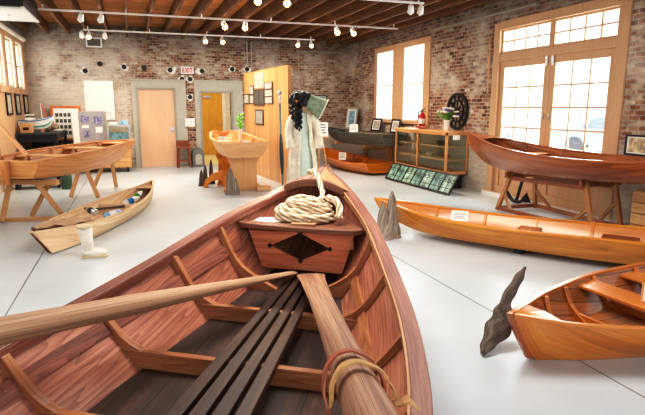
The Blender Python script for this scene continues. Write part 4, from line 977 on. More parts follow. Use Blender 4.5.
trestle('farther pine trestle under the bow of the dory', [(-1.1, 10.37, 0), (-0.64, 10.22, 0), (-0.36, 11.4, 0), (-0.78, 11.3, 0)], [(-0.92, 10.70, .58), (-0.86, 10.62, .58), (-0.40, 11.05, .59), (-0.52, 11.0, .59)], ((-0.98, 10.62, .61), (-0.26, 10.98, .61)))
pk = MB(); pk.bar((-1.95, 8.86, 1.56), (-1.43, 8.64, 0.905), 0.05, 0.13, up=(0, 1, 0)); o = pk.build('loose_plank', M['fir'], None, bevel=0.005); tag(o, 'pale plank sticking up out of the stern of the fir dory', 'plank')

# ---- old canoe on the floor
oc_root = thing('plank_canoe', 'old weathered pale wooden canoe with blunt stern on the floor at left', 'boat', (-0.4, 8.2, 0))
oc = Boat((0.31, 9.94), -110.3, 3.8,
          [(0, .015), (.3, .10), (.8, .24), (1.6, .36), (2.4, .365), (3.2, .27), (3.8, .022)],
          [(0, .32), (.3, .28), (.8, .245), (1.6, .215), (2.4, .205), (3.2, .22), (3.8, .25)],
          [(0, .008), (.3, .05), (.8, .15), (1.6, .26), (2.4, .27), (3.2, .20), (3.8, .022)],
          [(0, .28), (.06, .14), (.15, .05), (.4, .012), (3.0, .012), (3.5, .012), (3.8, .015)], bulge=0.03, t=0.02)
oc.twist = hermite([(0, 0), (2.4, 0), (3.2, -.3), (3.8, -.8)])
oc.hull(oc_root, M['old_wood'], M['old_wood'], n=26)
oc.rail(oc_root, M['old_wood'], 0.03, 0.02, 0.006)
oc.seat(oc_root, M['old_dark'], 0.12, 0.5, 0.25, 0.02, name='bow_deck')
oc.across(oc_root, M['old_wood'], 1.55, 0.035, 0.16, 0.03, 'cross_frame'); oc.across(oc_root, M['old_dark'], 2.75, 0.035, 0.17, 0.03, 'cross_frame')
sd = MB(); rows = []
for i in range(9):
    st = 2.95 + 0.78 * i / 8; ww = oc.w(st) - 0.01; rows.append([oc.P(st, ww * (q * .8 + .1) * (1 if i else .7), oc.zs(st) + 0.022 + random.uniform(-.01, .03)) for q in (-1, -.5, 0, .5, 1)])
sd.grid(rows); sd.grid([[p - Vector((0, 0, .02)) for p in r][::-1] for r in rows]); sd.build('ragged_stern_deck', M['old_dark'], oc_root, grain=oc.d)
# rubbish bottles in the canoe
def bottle(c, ang_, tilt, r_, h_, body, cap, lab, label, grp):
    ax2 = Vector((math.cos(ang_) * math.cos(tilt), math.sin(ang_) * math.cos(tilt), math.sin(tilt)))
    mb = MB().lathe(c, [(r_ * .9, 0), (r_, r_ * .3), (r_, h_ * .62), (r_ * .85, h_ * .75), (r_ * .36, h_ * .9), (r_ * .36, h_ * .95)], 14, axis=ax2)
    o = mb.build('bottle', body, None, smooth=True); tag(o, label, 'bottle', grp)
    MB().lathe(Vector(c) + ax2 * h_ * .945, [(r_ * .42, 0), (r_ * .42, h_ * .07)], 12, axis=ax2).build('cap', cap, o, smooth=True)
    MB().lathe(Vector(c) + ax2 * h_ * .25, [(r_ * 1.02, 0), (r_ * 1.02, h_ * .3)], 14, axis=ax2).build('wrapper', lab, o, smooth=True)
g = 'bottles left in the old canoe'
p = oc.P(2.2, 0.02, 0.10); bottle(p, 0.3, 0.15, 0.05, 0.30, M['plastic_blue'], M['label_blue'], M['white'], 'pale blue bottle lying amidships in the old canoe', g)
p = oc.P(2.26, -0.06, 0.17); bottle(p, 2.2, 0.1, 0.045, 0.26, M['steel'], M['black'], M['dark_grey'], 'silver bottle with black cap amidships in the old canoe', g)
p = oc.P(1.3, -0.06, 0.11); bottle(p, 0.5, 0.25, 0.05, 0.32, M['hull_white'], M['black'], M['label_blue'], 'white bottle with blue wrapper lying toward the bow of the old canoe', g)
p = oc.P(1.02, 0.0, 0.12); bottle(p, 0.7, 0.6, 0.045, 0.24, M['hull_white'], M['cap_green'], M['cap_green'], 'green-capped bottle nearest the bow of the old canoe', g)
stk = MB().bar(oc.P(2.02, -0.16, 0.17), oc.P(1.78, 0.15, 0.17), 0.05, 0.03).build('dark_stick', M['drift_dark'], None); tag(stk, 'dark stick lying across the old canoe above the blue bottle', 'stick')
# boot
b_root = thing('rubber_boot', 'white rubber boot standing on the floor against the old canoe', 'boot', (-0.50, 6.08, 0))
c = Vector((-0.53, 6.08, 0))
prof = [(0.045, .02, .03), (0.055, .02, .09), (0.062, .01, .14), (0.064, 0, .2), (0.072, -.005, .28), (0.078, -.012, .36)]
rows = [[c + Vector((off + r_ * math.cos(2 * PI * k / 16), r_ * 0.85 * math.sin(2 * PI * k / 16), z_)) for k in range(16)] for r_, off, z_ in prof]
rows2 = [[p_ + (Vector((c.x - 0.012, c.y, p_.z)) - p_) * 0.12 + Vector((0, 0, -0.02 if i_ else 0)) for p_ in rows[-1]] for i_ in (0, 1)]
mb = MB(); mb.grid([[Vector(p_) for p_ in r_ + [r_[0]]] for r_ in rows + rows2])
mb.build('shaft', M['boot'], b_root, smooth='full')
MB().ball(c + Vector((0.075, -0.012, 0.055)), (0.125, 0.052, 0.052), 16, 8).build('foot', M['boot'], b_root, smooth='full')
mb = MB(); mb.prism([(-0.06, -0.045), (0.03, -0.05), (0.12, -0.062), (0.19, -0.05), (0.21, -0.012), (0.19, 0.03), (0.12, 0.04), (0.03, 0.035), (-0.06, 0.035)], (1, 0, 0), (0, 1, 0), c + Vector((0, 0, 0.013)), (0, 0, 0.024)); mb.build('sole', M['boot_sole'], b_root, bevel=0.004)
MB().lathe(c + Vector((-0.012, 0, 0.335)), [(0.080, 0), (0.082, 0.004), (0.082, 0.022), (0.079, 0.026)], 18).build('top_band', M['boot_sole'], b_root, smooth=True)

# ---- wall boats
ob_root = thing('rowboat', 'bright orange varnished rowboat on the floor under the dark grey boat', 'boat', (5.5, 13, 0))
ob = Boat((5.24, 14.65), -84, 3.2,
          [(0, .02), (.4, .2), (1.0, .41), (1.7, .54), (2.4, .55), (3.2, .42)],
          [(0, .45), (.4, .40), (1.0, .33), (1.7, .27), (2.4, .255), (3.2, .29)],
          [(0, .01), (.4, .08), (1.0, .2), (1.7, .30), (2.4, .31), (3.2, .24)],
          [(0, .40), (.1, .22), (.3, .09), (.6, .03), (1.5, .02), (2.6, .02), (3.2, .05)], bulge=0.03, t=0.02)
ob.hull(ob_root, M['orange_boat'], None, n=22); ob.rail(ob_root, M['orange_boat'], 0.04, 0.03, 0.012); ob.transom(ob_root, M['orange_boat'])
ob.seat(ob_root, M['mahog'], 1.3, 1.55, 0.22, 0.025); ob.seat(ob_root, M['mahog'], 2.2, 2.45, 0.20, 0.025); ob.stem(ob_root, M['orange_boat'], 0.5, 0.04)
for st in (0.7, 1.15, 1.8, 2.7): ob.rib(ob_root, M['mahog'], st, 0.03, 0.03)
gb_root = thing('grey_boat', 'dark weathered grey boat on wooden posts along the right brick wall', 'boat', (5.65, 12.8, 0.6))
gb = Boat((5.42, 14.7), -83.5, 3.5,
          [(0, .02), (.4, .15), (1.0, .32), (1.7, .42), (2.5, .44), (3.1, .40), (3.5, .36)],
          [(0, 1.03), (.4, 1.0), (1.0, .975), (1.7, .96), (2.5, .96), (3.1, .975), (3.5, .985)],
          [(0, .01), (.4, .06), (1.0, .18), (1.7, .26), (2.5, .28), (3.1, .25), (3.5, .21)],
          [(0, .99), (.1, .86), (.4, .75), (1.0, .69), (1.7, .67), (2.5, .67), (3.5, .70)], bulge=0.03, t=0.02)
gb.hull(gb_root, M['grey_boat'], None, n=22); gb.rail(gb_root, M['grey_boat'], 0.05, 0.03, 0.015); gb.transom(gb_root, M['grey_boat'])
gb.seat(gb_root, M['grey_boat'], 0.1, 0.7, 0.985, 0.02, name='bow_deck'); gb.seat(gb_root, M['old_dark'], 1.5, 1.75, 0.92, 0.025)
gb.stringer(gb_root, M['old_dark'], 0.92, 0.012, 0.05, 0.3, 3.45, name='rubbing_strip')
for st, lb in ((1.05, 'wooden post stand holding the bow half of the grey boat'), (2.55, 'wooden post stand holding the stern half of the grey boat')):
    p = gb.P(st, 0, 0); r = thing('boat_post', lb, 'post', (p.x, p.y, 0), 'posts under the grey boat')
    MB().mm((p.x - .3, p.y - .045, gb.zb(st) - .055), (6.2, p.y + .045, gb.zb(st) - 0.004)).build('bearer', M['crate_wood'], r, bevel=0.004)
    MB().mm((6.12, p.y - .05, 0), (6.2, p.y + .05, gb.zb(st) - 0.055)).build('upright', M['crate_wood'], r, bevel=0.004)
p = gb.P(2.05, -0.3, 1.0); card((p.x, p.y, 0.98), 0.22, 0.2, (0.75, -0.6), 0.25, 'white card propped on the near side of the grey wall boat')
p = ob.P(1.40, -.05, 0.28); card((p.x - 0.05, p.y - 0.02, 0.222), 0.2, 0.2, (0.85, -0.5), 0.3, 'white card propped on the thwart of the orange rowboat')

def framed(nm, label, c, u, w_, h_, bw, fmat, pics, lean=0.0, cat='picture', grp=None, mat_bg=None, depth=0.025):
    """framed picture: bottom centre c, width direction u (2-D), facing to the left of u... pics: list of (x0,x1,z0,z1,mat) in fractions"""
    u = Vector((u[0], u[1], 0)).normalized(); f = Vector((u.y, -u.x, 0)); up = (Vector((0, 0, 1)) - f * lean).normalized(); nf = u.cross(up)
    if nf.dot(f) < 0: nf = -nf
    c = Vector(c); mb = MB()
    def slab(m_, x0, x1, z0, z1, off, th): m_.prism([(x0, z0), (x1, z0), (x1, z1), (x0, z1)], u, up, c + nf * off, nf * th)
    slab(mb, -w_/2, w_/2, 0, bw, 0, depth); slab(mb, -w_/2, w_/2, h_ - bw, h_, 0, depth); slab(mb, -w_/2, -w_/2 + bw, bw, h_ - bw, 0, depth); slab(mb, w_/2 - bw, w_/2, bw, h_ - bw, 0, depth)
    o = mb.build(nm, fmat, None, bevel=0.003); tag(o, label, cat, grp)
    b = MB(); slab(b, -w_/2 + bw, w_/2 - bw, bw, h_ - bw, -0.004, 0.006); b.build('mount', mat_bg or M['paper'], o)
    iw, ih = w_ - 2 * bw, h_ - 2 * bw
    for x0, x1, z0, z1, mt in pics:
        b = MB(); slab(b, -w_/2 + bw + iw * x0, -w_/2 + bw + iw * x1, bw + ih * z0, bw + ih * z1, 0.001, 0.004); b.build('print', mt, o)
    return o
gp = 'framed pictures above the grey wall boat'
# frames along the right wall (face -x): u = (0,-1) gives facing f=(-1,0)
framed('framed_picture', 'tall pale framed picture standing on the grey boat near the corner', (5.98, 14.35, 0.985), (0.12, -1), 0.62, 0.62, 0.05, M['grey_trim'], [(.2, .8, .15, .9, M['photo_blue'])], 0.12, grp=gp)
framed('framed_picture', 'small dark framed photo on the grey boat below the left sash window', (6.04, 12.80, 0.985), (0.1, -1), 0.46, 0.34, 0.04, M['black'], [(.12, .88, .12, .88, M['photo_sepia'])], 0.2, grp=gp)
framed('framed_picture', 'small dark framed photo on the grey boat beside the glass case', (6.04, 11.72, 0.985), (0.1, -1), 0.38, 0.34, 0.04, M['black'], [(.12, .88, .12, .88, M['photo_sepia'])], 0.2, grp=gp)
framed('framed_picture', 'black framed landscape picture on the right wall beyond the canoe stern', (6.20, 5.06, 0.98), (0, -1), 0.56, 0.27, 0.025, M['black'], [(.06, .94, .08, .92, M['photo_land'])], 0.0)
framed('framed_picture', 'small blue framed picture on the back wall behind the green bonnet', (5.30, YB - 0.02, 1.62), (1, 0), 0.50, 0.34, 0.03, M['dark_grey'], [(.05, .95, .06, .94, M['photo_blue'])], 0.0)
for i, (yy, lb) in enumerate(((14.55, 'dark framed panel on the left wall under the window nearest the corner'), (13.55, 'dark framed panel on the left wall under the middle narrow window'), (12.62, 'dark framed panel on the left wall under the window nearest the viewer'))):
    framed('hanging_picture', lb, (XL + 0.05, yy, 1.44), (0, 1), 0.5, 0.46, 0.05, M['black'], [(.08, .92, .08, .92, M['photo_sepia'])], 0.0, cat='picture', grp='dark frames under the left windows', mat_bg=M['grey_trim'])

# ------------------------------------------------------------------ glass display case
gc = thing('display_case', 'long oak framed glass display case against the right wall', 'display case', (5.97, 9.9, 0))
x0, x1, y0, y1, z0, z1 = 5.74, 6.21, 8.92, 11.0, 0.30, 1.12
fr = MB()
for yy in (y0, (y0 + y1) / 2 + .06, y1): 
    for xx in (x0, x1):
        if xx == x1 and yy not in (y0, y1): continue
        fr.mm((xx - .022, yy - .022, z0), (xx + .022, yy + .022, z1))
for zz in (z0 + 0.03, z1 - 0.025):
    fr.mm((x0 - .022, y0 - .022, zz - .03), (x0 + .022, y1 + .022, zz + .03)); fr.mm((x1 - .022, y0 - .022, zz - .03), (x1 + .022, y1 + .022, zz + .03)); fr.mm((x0, y0 - .022, zz - .03), (x1, y0 + .022, zz + .03)); fr.mm((x0, y1 - .022, zz - .03), (x1, y1 + .022, zz + .03))
fr.build('frame', M['oak_frame'], gc, bevel=0.004)
MB().mm((x0 - .03, y0 - .03, z1), (x1 + .03, y1 + .03, z1 + .025)).build('top_board', M['pine'], gc, bevel=0.004)
MB().mm((x0, y0, z0 - .01), (x1, y1, z0 + .02)).build('bottom_board', M['oak_frame'], gc)
for zz in (0.56, 0.82): MB().mm((x0 + .05, y0 + .03, zz), (x1 - .02, y1 - .03, zz + .018)).build('shelf', M['pine'], gc)
MB().mm((x1 - .012, y0 + .02, z0 + .05), (x1 + .0, y1 - .02, z1 - .05)).build('back_panel', M['grey_trim'], gc)
for nm, a, b in (('front', (x0 - .003, y0 + .02, z0 + .05), (x0 + .003, (y0 + y1) / 2 + .04, z1 - .05)), ('front', (x0 - .003, (y0 + y1) / 2 + .08, z0 + .05), (x0 + .003, y1 - .02, z1 - .05)), ('side', (x0 + .02, y0 - .003, z0 + .05), (x1 - .02, y0 + .003, z1 - .05))):
    MB().mm(a, b).build('glass_pane', M['case_glass'], gc)
MB().mm((x0 + .1, y0 + .1, 0.0), (x1 - .02, y1 - .1, z0 - .01)).build('plinth', M['black'], gc)
mb = MB(); mb.mm((5.86, y0 - .032, z1 - 0.14), (6.02, y0 - .026, z1 - 0.05)); o = mb.build('notice_card', M['paper'], None); tag(o, 'small white card stuck on the right end of the glass display case', 'card')
# things inside the case: small pots / decoys
for i, (yy, zz, mt, lb) in enumerate(((9.3, 0.580, 'stool_wood', 'brown carved bowl on the lower case shelf near the right end'), (9.9, 0.580, 'grey_trim', 'grey carved bowl in the middle of the lower case shelf'), (10.5, 0.580, 'drift', 'pale carved bowl on the lower case shelf at far left'), (9.5, 0.840, 'dark_grey', 'dark bowl on the upper shelf of the display case'))):
    mb = MB().lathe((5.98, yy, zz), [(0.05, 0), (0.085, .03), (0.10, .07), (0.09, .09), (.075, .085), (.06, .03), (0.0, .02)], 14); o = mb.build('carved_bowl', M[mt], None, smooth=True); tag(o, lb, 'bowl', 'bowls in the glass display case')
# extinguisher
ex = thing('fire_extinguisher', 'red fire extinguisher standing on the glass display case', 'fire extinguisher', (5.98, 10.30, 1.145))
c = Vector((5.98, 10.30, 1.145))
cyl = MB().lathe(c, [(.07, 0), (.075, .015), (.075, .27), (.06, .31), (.03, .335), (.028, .36)], 18).build('cylinder', M['red'], ex, smooth=True)
MB().lathe(c + Vector((0, 0, .11)), [(.0765, 0), (.0765, .11)], 18).build('instruction_band', M['white'], cyl, smooth=True)
mb = MB(); mb.lathe(c + Vector((0, 0, .355)), [(.022, 0), (.022, .04)], 12); mb.bar(c + Vector((-.0, .02, .40)), c + Vector((0, -.13, .43)), .022, .014); mb.bar(c + Vector((0, .02, .385)), c + Vector((0, -.11, .375)), .022, .012); mb.build('valve_handle', M['dark_grey'], ex)
MB().tube([c + Vector((0, .02, .38)), c + Vector((-.03, .09, .36)), c + Vector((-.04, .105, .25)), c + Vector((-.04, .095, .12))], .011, 8).build('hose', M['black'], ex, smooth=True)
# driftwood under the extinguisher
mb = MB(); 
pts = [Vector((5.90 + .03 * math.sin(i), 9.85 + .085 * i, 1.188 + .012 * math.sin(i * 1.7))) for i in range(9)]
mb.tube(pts, [.012, .022, .02, .028, .02, .026, .02, .018, .008], 8); o = mb.build('driftwood_branch', M['stool_wood'], None, smooth=True); tag(o, 'reddish brown knobbly branch lying on the display case by the extinguisher', 'branch')
# vase of flowers
vs_ = thing('flower_vase', 'white vase of white and violet flowers on the glass display case', 'vase', (5.95, 9.27, 1.145)); c = Vector((5.95, 9.27, 1.145))
MB().lathe(c, [(.045, 0), (.05, .01), (.055, .1), (.065, .2), (.07, .21), (.062, .205), (.05, .1), (.0, .03)], 16).build('vase', M['white'], vs_, smooth=True)
lf = MB(); rf_ = random.Random(8)
for k in range(24):
    th = rf_.uniform(0, 2 * PI); ph = rf_.uniform(0.1, 1.25); r_ = rf_.uniform(.18, .28); e = c + Vector((0, 0, .2)) + Vector((math.cos(th) * math.sin(ph) * r_, math.sin(th) * math.sin(ph) * r_ * 1.1, math.cos(ph) * r_ * 0.9))
    lf.tube([c + Vector((0, 0, .15)), (c + Vector((0, 0, .2)) + e) / 2 + Vector((0, 0, .02)), e], .004, 5)
    if k % 2:
        bl = MB()
        for j in range(6): t2 = j * PI / 3; bl.ball(e + Vector((.032 * math.cos(t2), .036 * math.sin(t2), .008)), (.036, .036, .02), 8, 5)
        bl.build('bloom', M['violet'] if k % 8 == 1 else M['petal'], vs_, smooth=True)
    else:
        rot = Matrix.Rotation(th, 3, 'Z') @ Matrix.Rotation(ph, 3, 'Y'); lf.ball(e, (.055, .024, .008), 8, 5, rot)
lf.build('leaf_stem', M['green_leaf'], vs_, smooth=True)
# big openwork wheel on the wall
wh = thing('openwork_disc', 'large black openwork round wheel hung on the right brick wall', 'wheel', (XR - 0.06, 9.34, 1.10)); c = Vector((XR - 0.028, 9.34, 1.525)); ry, rz = 0.36, 0.365
def ring(mb, r0, r1, th, n=40):
    vs = []; fs = []
    for k in range(n):
        t_ = 2 * PI * k / n
        for r_ in (r0, r1):
            for xx in (-th / 2, th / 2): vs.append(c + Vector((xx, r_ * math.cos(t_), r_ * math.sin(t_))))
    for k in range(n):
        a, b = 4 * k, 4 * ((k + 1) % n)
        fs += [(a, b, b + 2, a + 2), (a + 1, a + 3, b + 3, b + 1), (a, a + 1, b + 1, b), (a + 2, b + 2, b + 3, a + 3)]
    mb.add(vs, fs)
mb = MB(); ring(mb, .32, .37, .04); mb.build('outer_rim', M['black'], wh, smooth=True)
mb = MB(); ring(mb, .20, .225, .03); mb.build('inner_rim', M['black'], wh, smooth=True)
mb = MB(); ring(mb, .035, .075, .04); mb.build('hub', M['black'], wh, smooth=True)
for k in range(12):
    t_ = 2 * PI * k / 12 + .13; e = Vector((0, math.cos(t_), math.sin(t_))); MB().bar(c + e * .215, c + e * .325, .028, .022, up=(1, 0, 0)).build('tooth', M['black'], wh)
for k in range(8):
    t_ = 2 * PI * k / 8; e = Vector((0, math.cos(t_), math.sin(t_))); MB().bar(c + e * .06, c + e * .21, .014, .018, up=(1, 0, 0)).build('spoke', M['black'], wh)
# leaded window panel leaning on the case
lg = thing('leaded_glass_picture', 'long black framed leaded glass panel leaning on the foot of the display case', 'panel', (5.5, 9.5, 0))
A0, A1 = Vector((5.38, 10.82, 0.012)), Vector((5.42, 8.28, 0.012)); uu = (A1 - A0).normalized(); Lp = (A1 - A0).length; upv = Vector((0.22, 0, 0.37)).normalized(); Hh = 0.41; nf = uu.cross(upv)
mb = MB(); mb2 = MB()
def pan(m_, a, b, z0_, z1_, th, off=0): m_.prism([(a, z0_), (b, z0_), (b, z1_), (a, z1_)], uu, upv, A0 + nf * off, nf * th)
pan(mb, 0, Lp, 0, .035, .03); pan(mb, 0, Lp, Hh - .03, Hh, .03)
for k in range(8):
    a = (Lp - .035) * k / 7; pan(mb, a, a + .035, .035, Hh - .03, .028)
mb.build('frame', M['black'], lg)
for k in range(1, 28):
    pass
mb3 = MB()
for k in range(7):
    a = .035 + (Lp - .035) * k / 7; b = (Lp - .035) * (k + 1) / 7
    p_ = MB(); pan(p_, a, b, .035, Hh - .03, .006); p_.build('pane', flat('pane_%d' % k, ['#8db3a5', '#7fa79b', '#9ab8a8', '#86aca6', '#a9c3bb', '#8fb2b0', '#a2bcb4'][k], .12, var=.35, scale=7), lg)
    pan(mb3, (a + b) / 2 - .006, (a + b) / 2 + .006, .035, Hh - .03, .012)
    for z_ in (.12, .24): pan(mb3, a, b, z_ - .006, z_ + .006, .012)
    # curly lead tracery in the upper lights
    for j in range(4):
        cx = a + (b - a) * (j + .5) / 4; pan(mb3, cx - .035, cx + .03, .27 + .02 * (j % 2), .285 + .02 * (j % 2), .013); pan(mb3, cx - .004, cx + .006, .245, Hh - .03, .013)
mb3.build('lead_tracery', M['black'], lg)

# ------------------------------------------------------------------ back wall fittings
def vent():
    v = thing('air_vent', 'white framed louvred air vent high on the back brick wall', 'vent', (-0.76, YB, 3.12))
    fr = MB(); fr.mm((-.95, YB - .04, 3.11), (-.57, YB, 3.14)); fr.mm((-.95, YB - .04, 3.32), (-.57, YB, 3.35)); fr.mm((-.95, YB - .04, 3.14), (-.915, YB, 3.32)); fr.mm((-.605, YB - .04, 3.14), (-.57, YB, 3.32)); vfr = fr.build('frame', M['white'], v)
    MB().mm((-.915, YB - .008, 3.14), (-.605, YB, 3.32)).build('backing', M['dark_grey'], v)
    for k in range(6):
        MB().box((-.76, YB - .022, 3.155 + .03 * k), (.31, .025, .006), Matrix.Rotation(.6, 3, 'X')).build('louvre', M['grey_lip'], vfr)
vent()
po = MB().mm((-1.08, YB - .03, 1.28), (-.38, YB - .003, 2.28)).build('wall_chart', M['paper'], None); tag(po, 'large white chart with faint lines hung on the back brick wall', 'chart')
mb = MB()
for zz, a, b in ((1.42, -1.0, -.47), (1.50, -1.0, -.62), (1.47, -.75, -.46), (1.36, -.95, -.55)): mb.mm((a, YB - .032, zz), (b, YB - .03, zz + .008))
mb.build('faint_line', M['grey_trim'], po)
fit = [(-1.02, 2.52, 'leftmost black round fitting on the back wall above the white chart'), (-.66, 2.70, 'black round fitting above the right edge of the white chart'), (-.08, 2.64, 'black round fitting left of the first grey door surround'), (.42, 2.63, 'black round fitting above the left part of the closed door'),
       (1.08, 2.59, 'black round fitting just left of the exit sign'), (1.92, 2.58, 'black round fitting just right of the exit sign'), (2.75, 2.65, 'black round fitting above the right of the open doorway'), (3.17, 2.66, 'black round fitting at the foot of the two wall conduits'),
       (1.38, 2.36, 'black round fitting below the exit sign, left one of the pair'), (1.59, 2.36, 'black round fitting below the exit sign, right one of the pair'), (1.57, 1.88, 'black round fitting on the brick strip between the two doors')]
for i, (xx, zz, lb) in enumerate(fit):
    r = thing('wall_fitting', lb, 'wall fitting', (xx, YB, zz), 'black round fittings on the back wall')
    MB().lathe((xx, YB, zz), [(.062, 0), (.062, .03), (.045, .06), (.0, .068)], 14, axis=(0, -1, 0)).build('black_cap', M['black'], r, smooth=True)
    n_ = 12; poly = [((.10 + .035 * math.sin(k * 2.3 + i)) * math.cos(2 * PI * k / n_) * (1.35 if i in (4, 5) else 1) + (.05 if i == 4 else -.04 if i == 5 else .0), (.085 + .03 * math.cos(k * 1.7 + i)) * math.sin(2 * PI * k / n_)) for k in range(n_)]
    if i not in (1, 3): MB().prism(poly, (1, 0, 0), (0, 0, 1), (xx, YB - .004, zz), (0, .008, 0)).build('plaster_patch', M['paper'], r)
# exit sign
es = thing('exit_sign', 'white exit sign with red letters on the back wall between the two doors', 'sign', (1.52, YB, 2.5))
es_h = MB().mm((1.36, YB - .06, 2.49), (1.69, YB - .0, 2.69)).build('housing', M['white'], es, bevel=0.006)
lt = MB(); yy = YB - .062; w_ = .024
def seg(x0_, x1_, z0_, z1_): lt.mm((x0_, yy, z0_), (x1_, yy + .004, z1_))
zl, zh = 2.525, 2.655
ox = 1.395; seg(ox, ox + w_, zl, zh); [seg(ox, ox + .052, z_, z_ + w_) for z_ in (zl, (zl + zh) / 2 - w_ / 2, zh - w_)]
ox = 1.468
for sg in (1, -1): lt.bar((ox + .03 - .026 * sg, yy + .002, zl), (ox + .03 + .026 * sg, yy + .002, zh), .004, w_, up=(0, 1, 0)) if False else lt.prism([(-.03 * sg - w_ / 2, 0), (-.03 * sg + w_ / 2, 0), (.03 * sg + w_ / 2, zh - zl), (.03 * sg - w_ / 2, zh - zl)], (1, 0, 0), (0, 0, 1), (ox + .035, yy + .002 + .0003 * sg, zl), (0, .004, 0))
ox = 1.556; seg(ox, ox + w_, zl, zh)
ox = 1.592; seg(ox, ox + .064, zh - w_, zh); seg(ox + .032 - w_ / 2, ox + .032 + w_ / 2, zl, zh)
lt.build('exit_lettering', M['exit_red'], es_h)
# phone box
pb_ = thing('wall_box', 'white square control box on the grey trim between the two doors', 'box', (1.56, YB - .06, 1.06))
MB().mm((1.40, YB - .11, 1.08), (1.66, YB - .04, 1.31)).build('housing', M['white'], pb_, bevel=0.006); MB().mm((1.5, YB - .115, 1.03), (1.62, YB - .05, 1.08)).build('tray', M['cap_edge'], pb_)
# conduits
for xx, lb in ((3.18, 'left of two grey vertical conduits on the back wall'), (3.30, 'right of two grey vertical conduits on the back wall')):
    o = MB().tube([(xx, YB - .03, 2.68), (xx, YB - .03, 3.4)], .018, 8).build('wall_conduit', M['grey_trim'], None, smooth=True); tag(o, lb, 'conduit', 'conduits on the back wall')
o = MB().tube([(4.62, YB - .03, 3.2), (6.15, YB - .03, 3.2)], .022, 8).build('wall_pipe', M['grey_lip'], None, smooth=True); tag(o, 'grey horizontal pipe high on the back wall at the right corner', 'pipe')
o = MB().tube([(4.68, YB - .025, 2.0), (4.68, YB - .025, 3.17)], .01, 8).build('wall_cable', M['grey_trim'], None, smooth=True); tag(o, 'thin grey vertical cable on the back wall right of the plank partition', 'cable')
o = MB().tube([(XL + .07, 12.0, 3.2), (XL + .07, 14.9, 3.2)], .05, 12).build('wall_pipe', M['white'], None, smooth=True); tag(o, 'white pipe running above the narrow windows of the left wall', 'pipe')
o = MB().tube([(XR - .06, 7.2, 3.22), (XR - .06, 10.3, 3.22)], .02, 8).build('wall_pipe', M['grey_lip'], None, smooth=True); tag(o, 'grey pipe above the tall doors of the right wall', 'pipe')

rd = MB().tube([(XR - .05, 8.36, 1.85), (XR - .05, 8.36, 2.85)], .014, 8); o = rd.build('hanging_rod', M['pine'], None, smooth=True); tag(o, 'thin pale rod hanging on the brick wall just left of the tall doors', 'rod')
MB().tube([(XR - .002, 8.36, 2.62), (XR - .06, 8.36, 2.62), (XR - .06, 8.24, 2.62)], .010, 8).build('hook', M['pine'], o)
cr_ = thing('wooden_crate', 'tan wooden crate on the floor against the wall at the right photo edge', 'crate', (6.05, 4.7, 0))
for k in range(4): MB().mm((5.86, 4.42, .03 + .14 * k), (5.885, 4.86, .155 + .14 * k)).build('slat', M['crate_wood'], cr_); MB().mm((5.886, 4.84, .03 + .14 * k), (6.23, 4.865, .155 + .14 * k)).build('slat', M['crate_wood'], cr_)
for xx, yy in ((5.9, 4.44), (5.9, 4.82), (6.2, 4.44), (6.2, 4.82)): MB().mm((xx - .015, yy - .015, 0), (xx + .02, yy + .018, .60)).build('corner_post', M['crate_wood'], cr_)
MB().mm((5.88, 4.43, .02), (6.22, 4.84, .04)).build('floor_board', M['crate_wood'], cr_)

# ------------------------------------------------------------------ stool and bin
st = thing('wooden_stool', 'reddish wooden stool standing before the back wall between the doors', 'stool', (1.30, 14.85, 0))
MB().mm((1.12, 14.68, .52), (1.48, 15.0, .565)).build('seat', M['stool_wood'], st, bevel=0.008)
MB().mm((1.12, 14.96, .565), (1.48, 15.0, .72)).build('backrest', M['stool_wood'], st, bevel=0.01)
for sx_, sy_ in ((-1, -1), (1, -1), (1, 1), (-1, 1)):
    MB().bar((1.30 + .165 * sx_, 14.84 + .14 * sy_, 0), (1.30 + .13 * sx_, 14.84 + .11 * sy_, .52), .04, .04).build('leg', M['stool_wood'], st)
for z_ in (.18,):
    for a, b in (((-1, -1), (1, -1)), ((-1, 1), (1, 1)), ((-1, -1), (-1, 1)), ((1, -1), (1, 1))):
        MB().bar((1.30 + .152 * a[0], 14.84 + .13 * a[1], z_), (1.30 + .152 * b[0], 14.84 + .13 * b[1], z_), .03, .03).build('stretcher', M['stool_wood'], st)
bn = thing('waste_bin', 'grey round-topped waste bin beside the wooden stool', 'bin', (1.69, 14.92, 0))
poly = [(-.155, 0), (.155, 0), (.155, .36)] + [(.155 * math.cos(t_), .36 + .16 * math.sin(t_)) for t_ in [PI * i / 10 for i in range(1, 10)]] + [(-.155, .36)]
MB().prism(poly, (1, 0, 0), (0, 0, 1), (1.69, 14.94, 0), (0, .26, 0)).build('body', M['bin_grey'], bn, bevel=0.01)
poly = [(-.09, .06), (.09, .06), (.09, .30), (0, .36), (-.09, .30)]
MB().prism(poly, (1, 0, 0), (0, 0, 1), (1.69, 14.805, 0), (0, .012, 0)).build('front_panel', M['grey_trim'], bn)

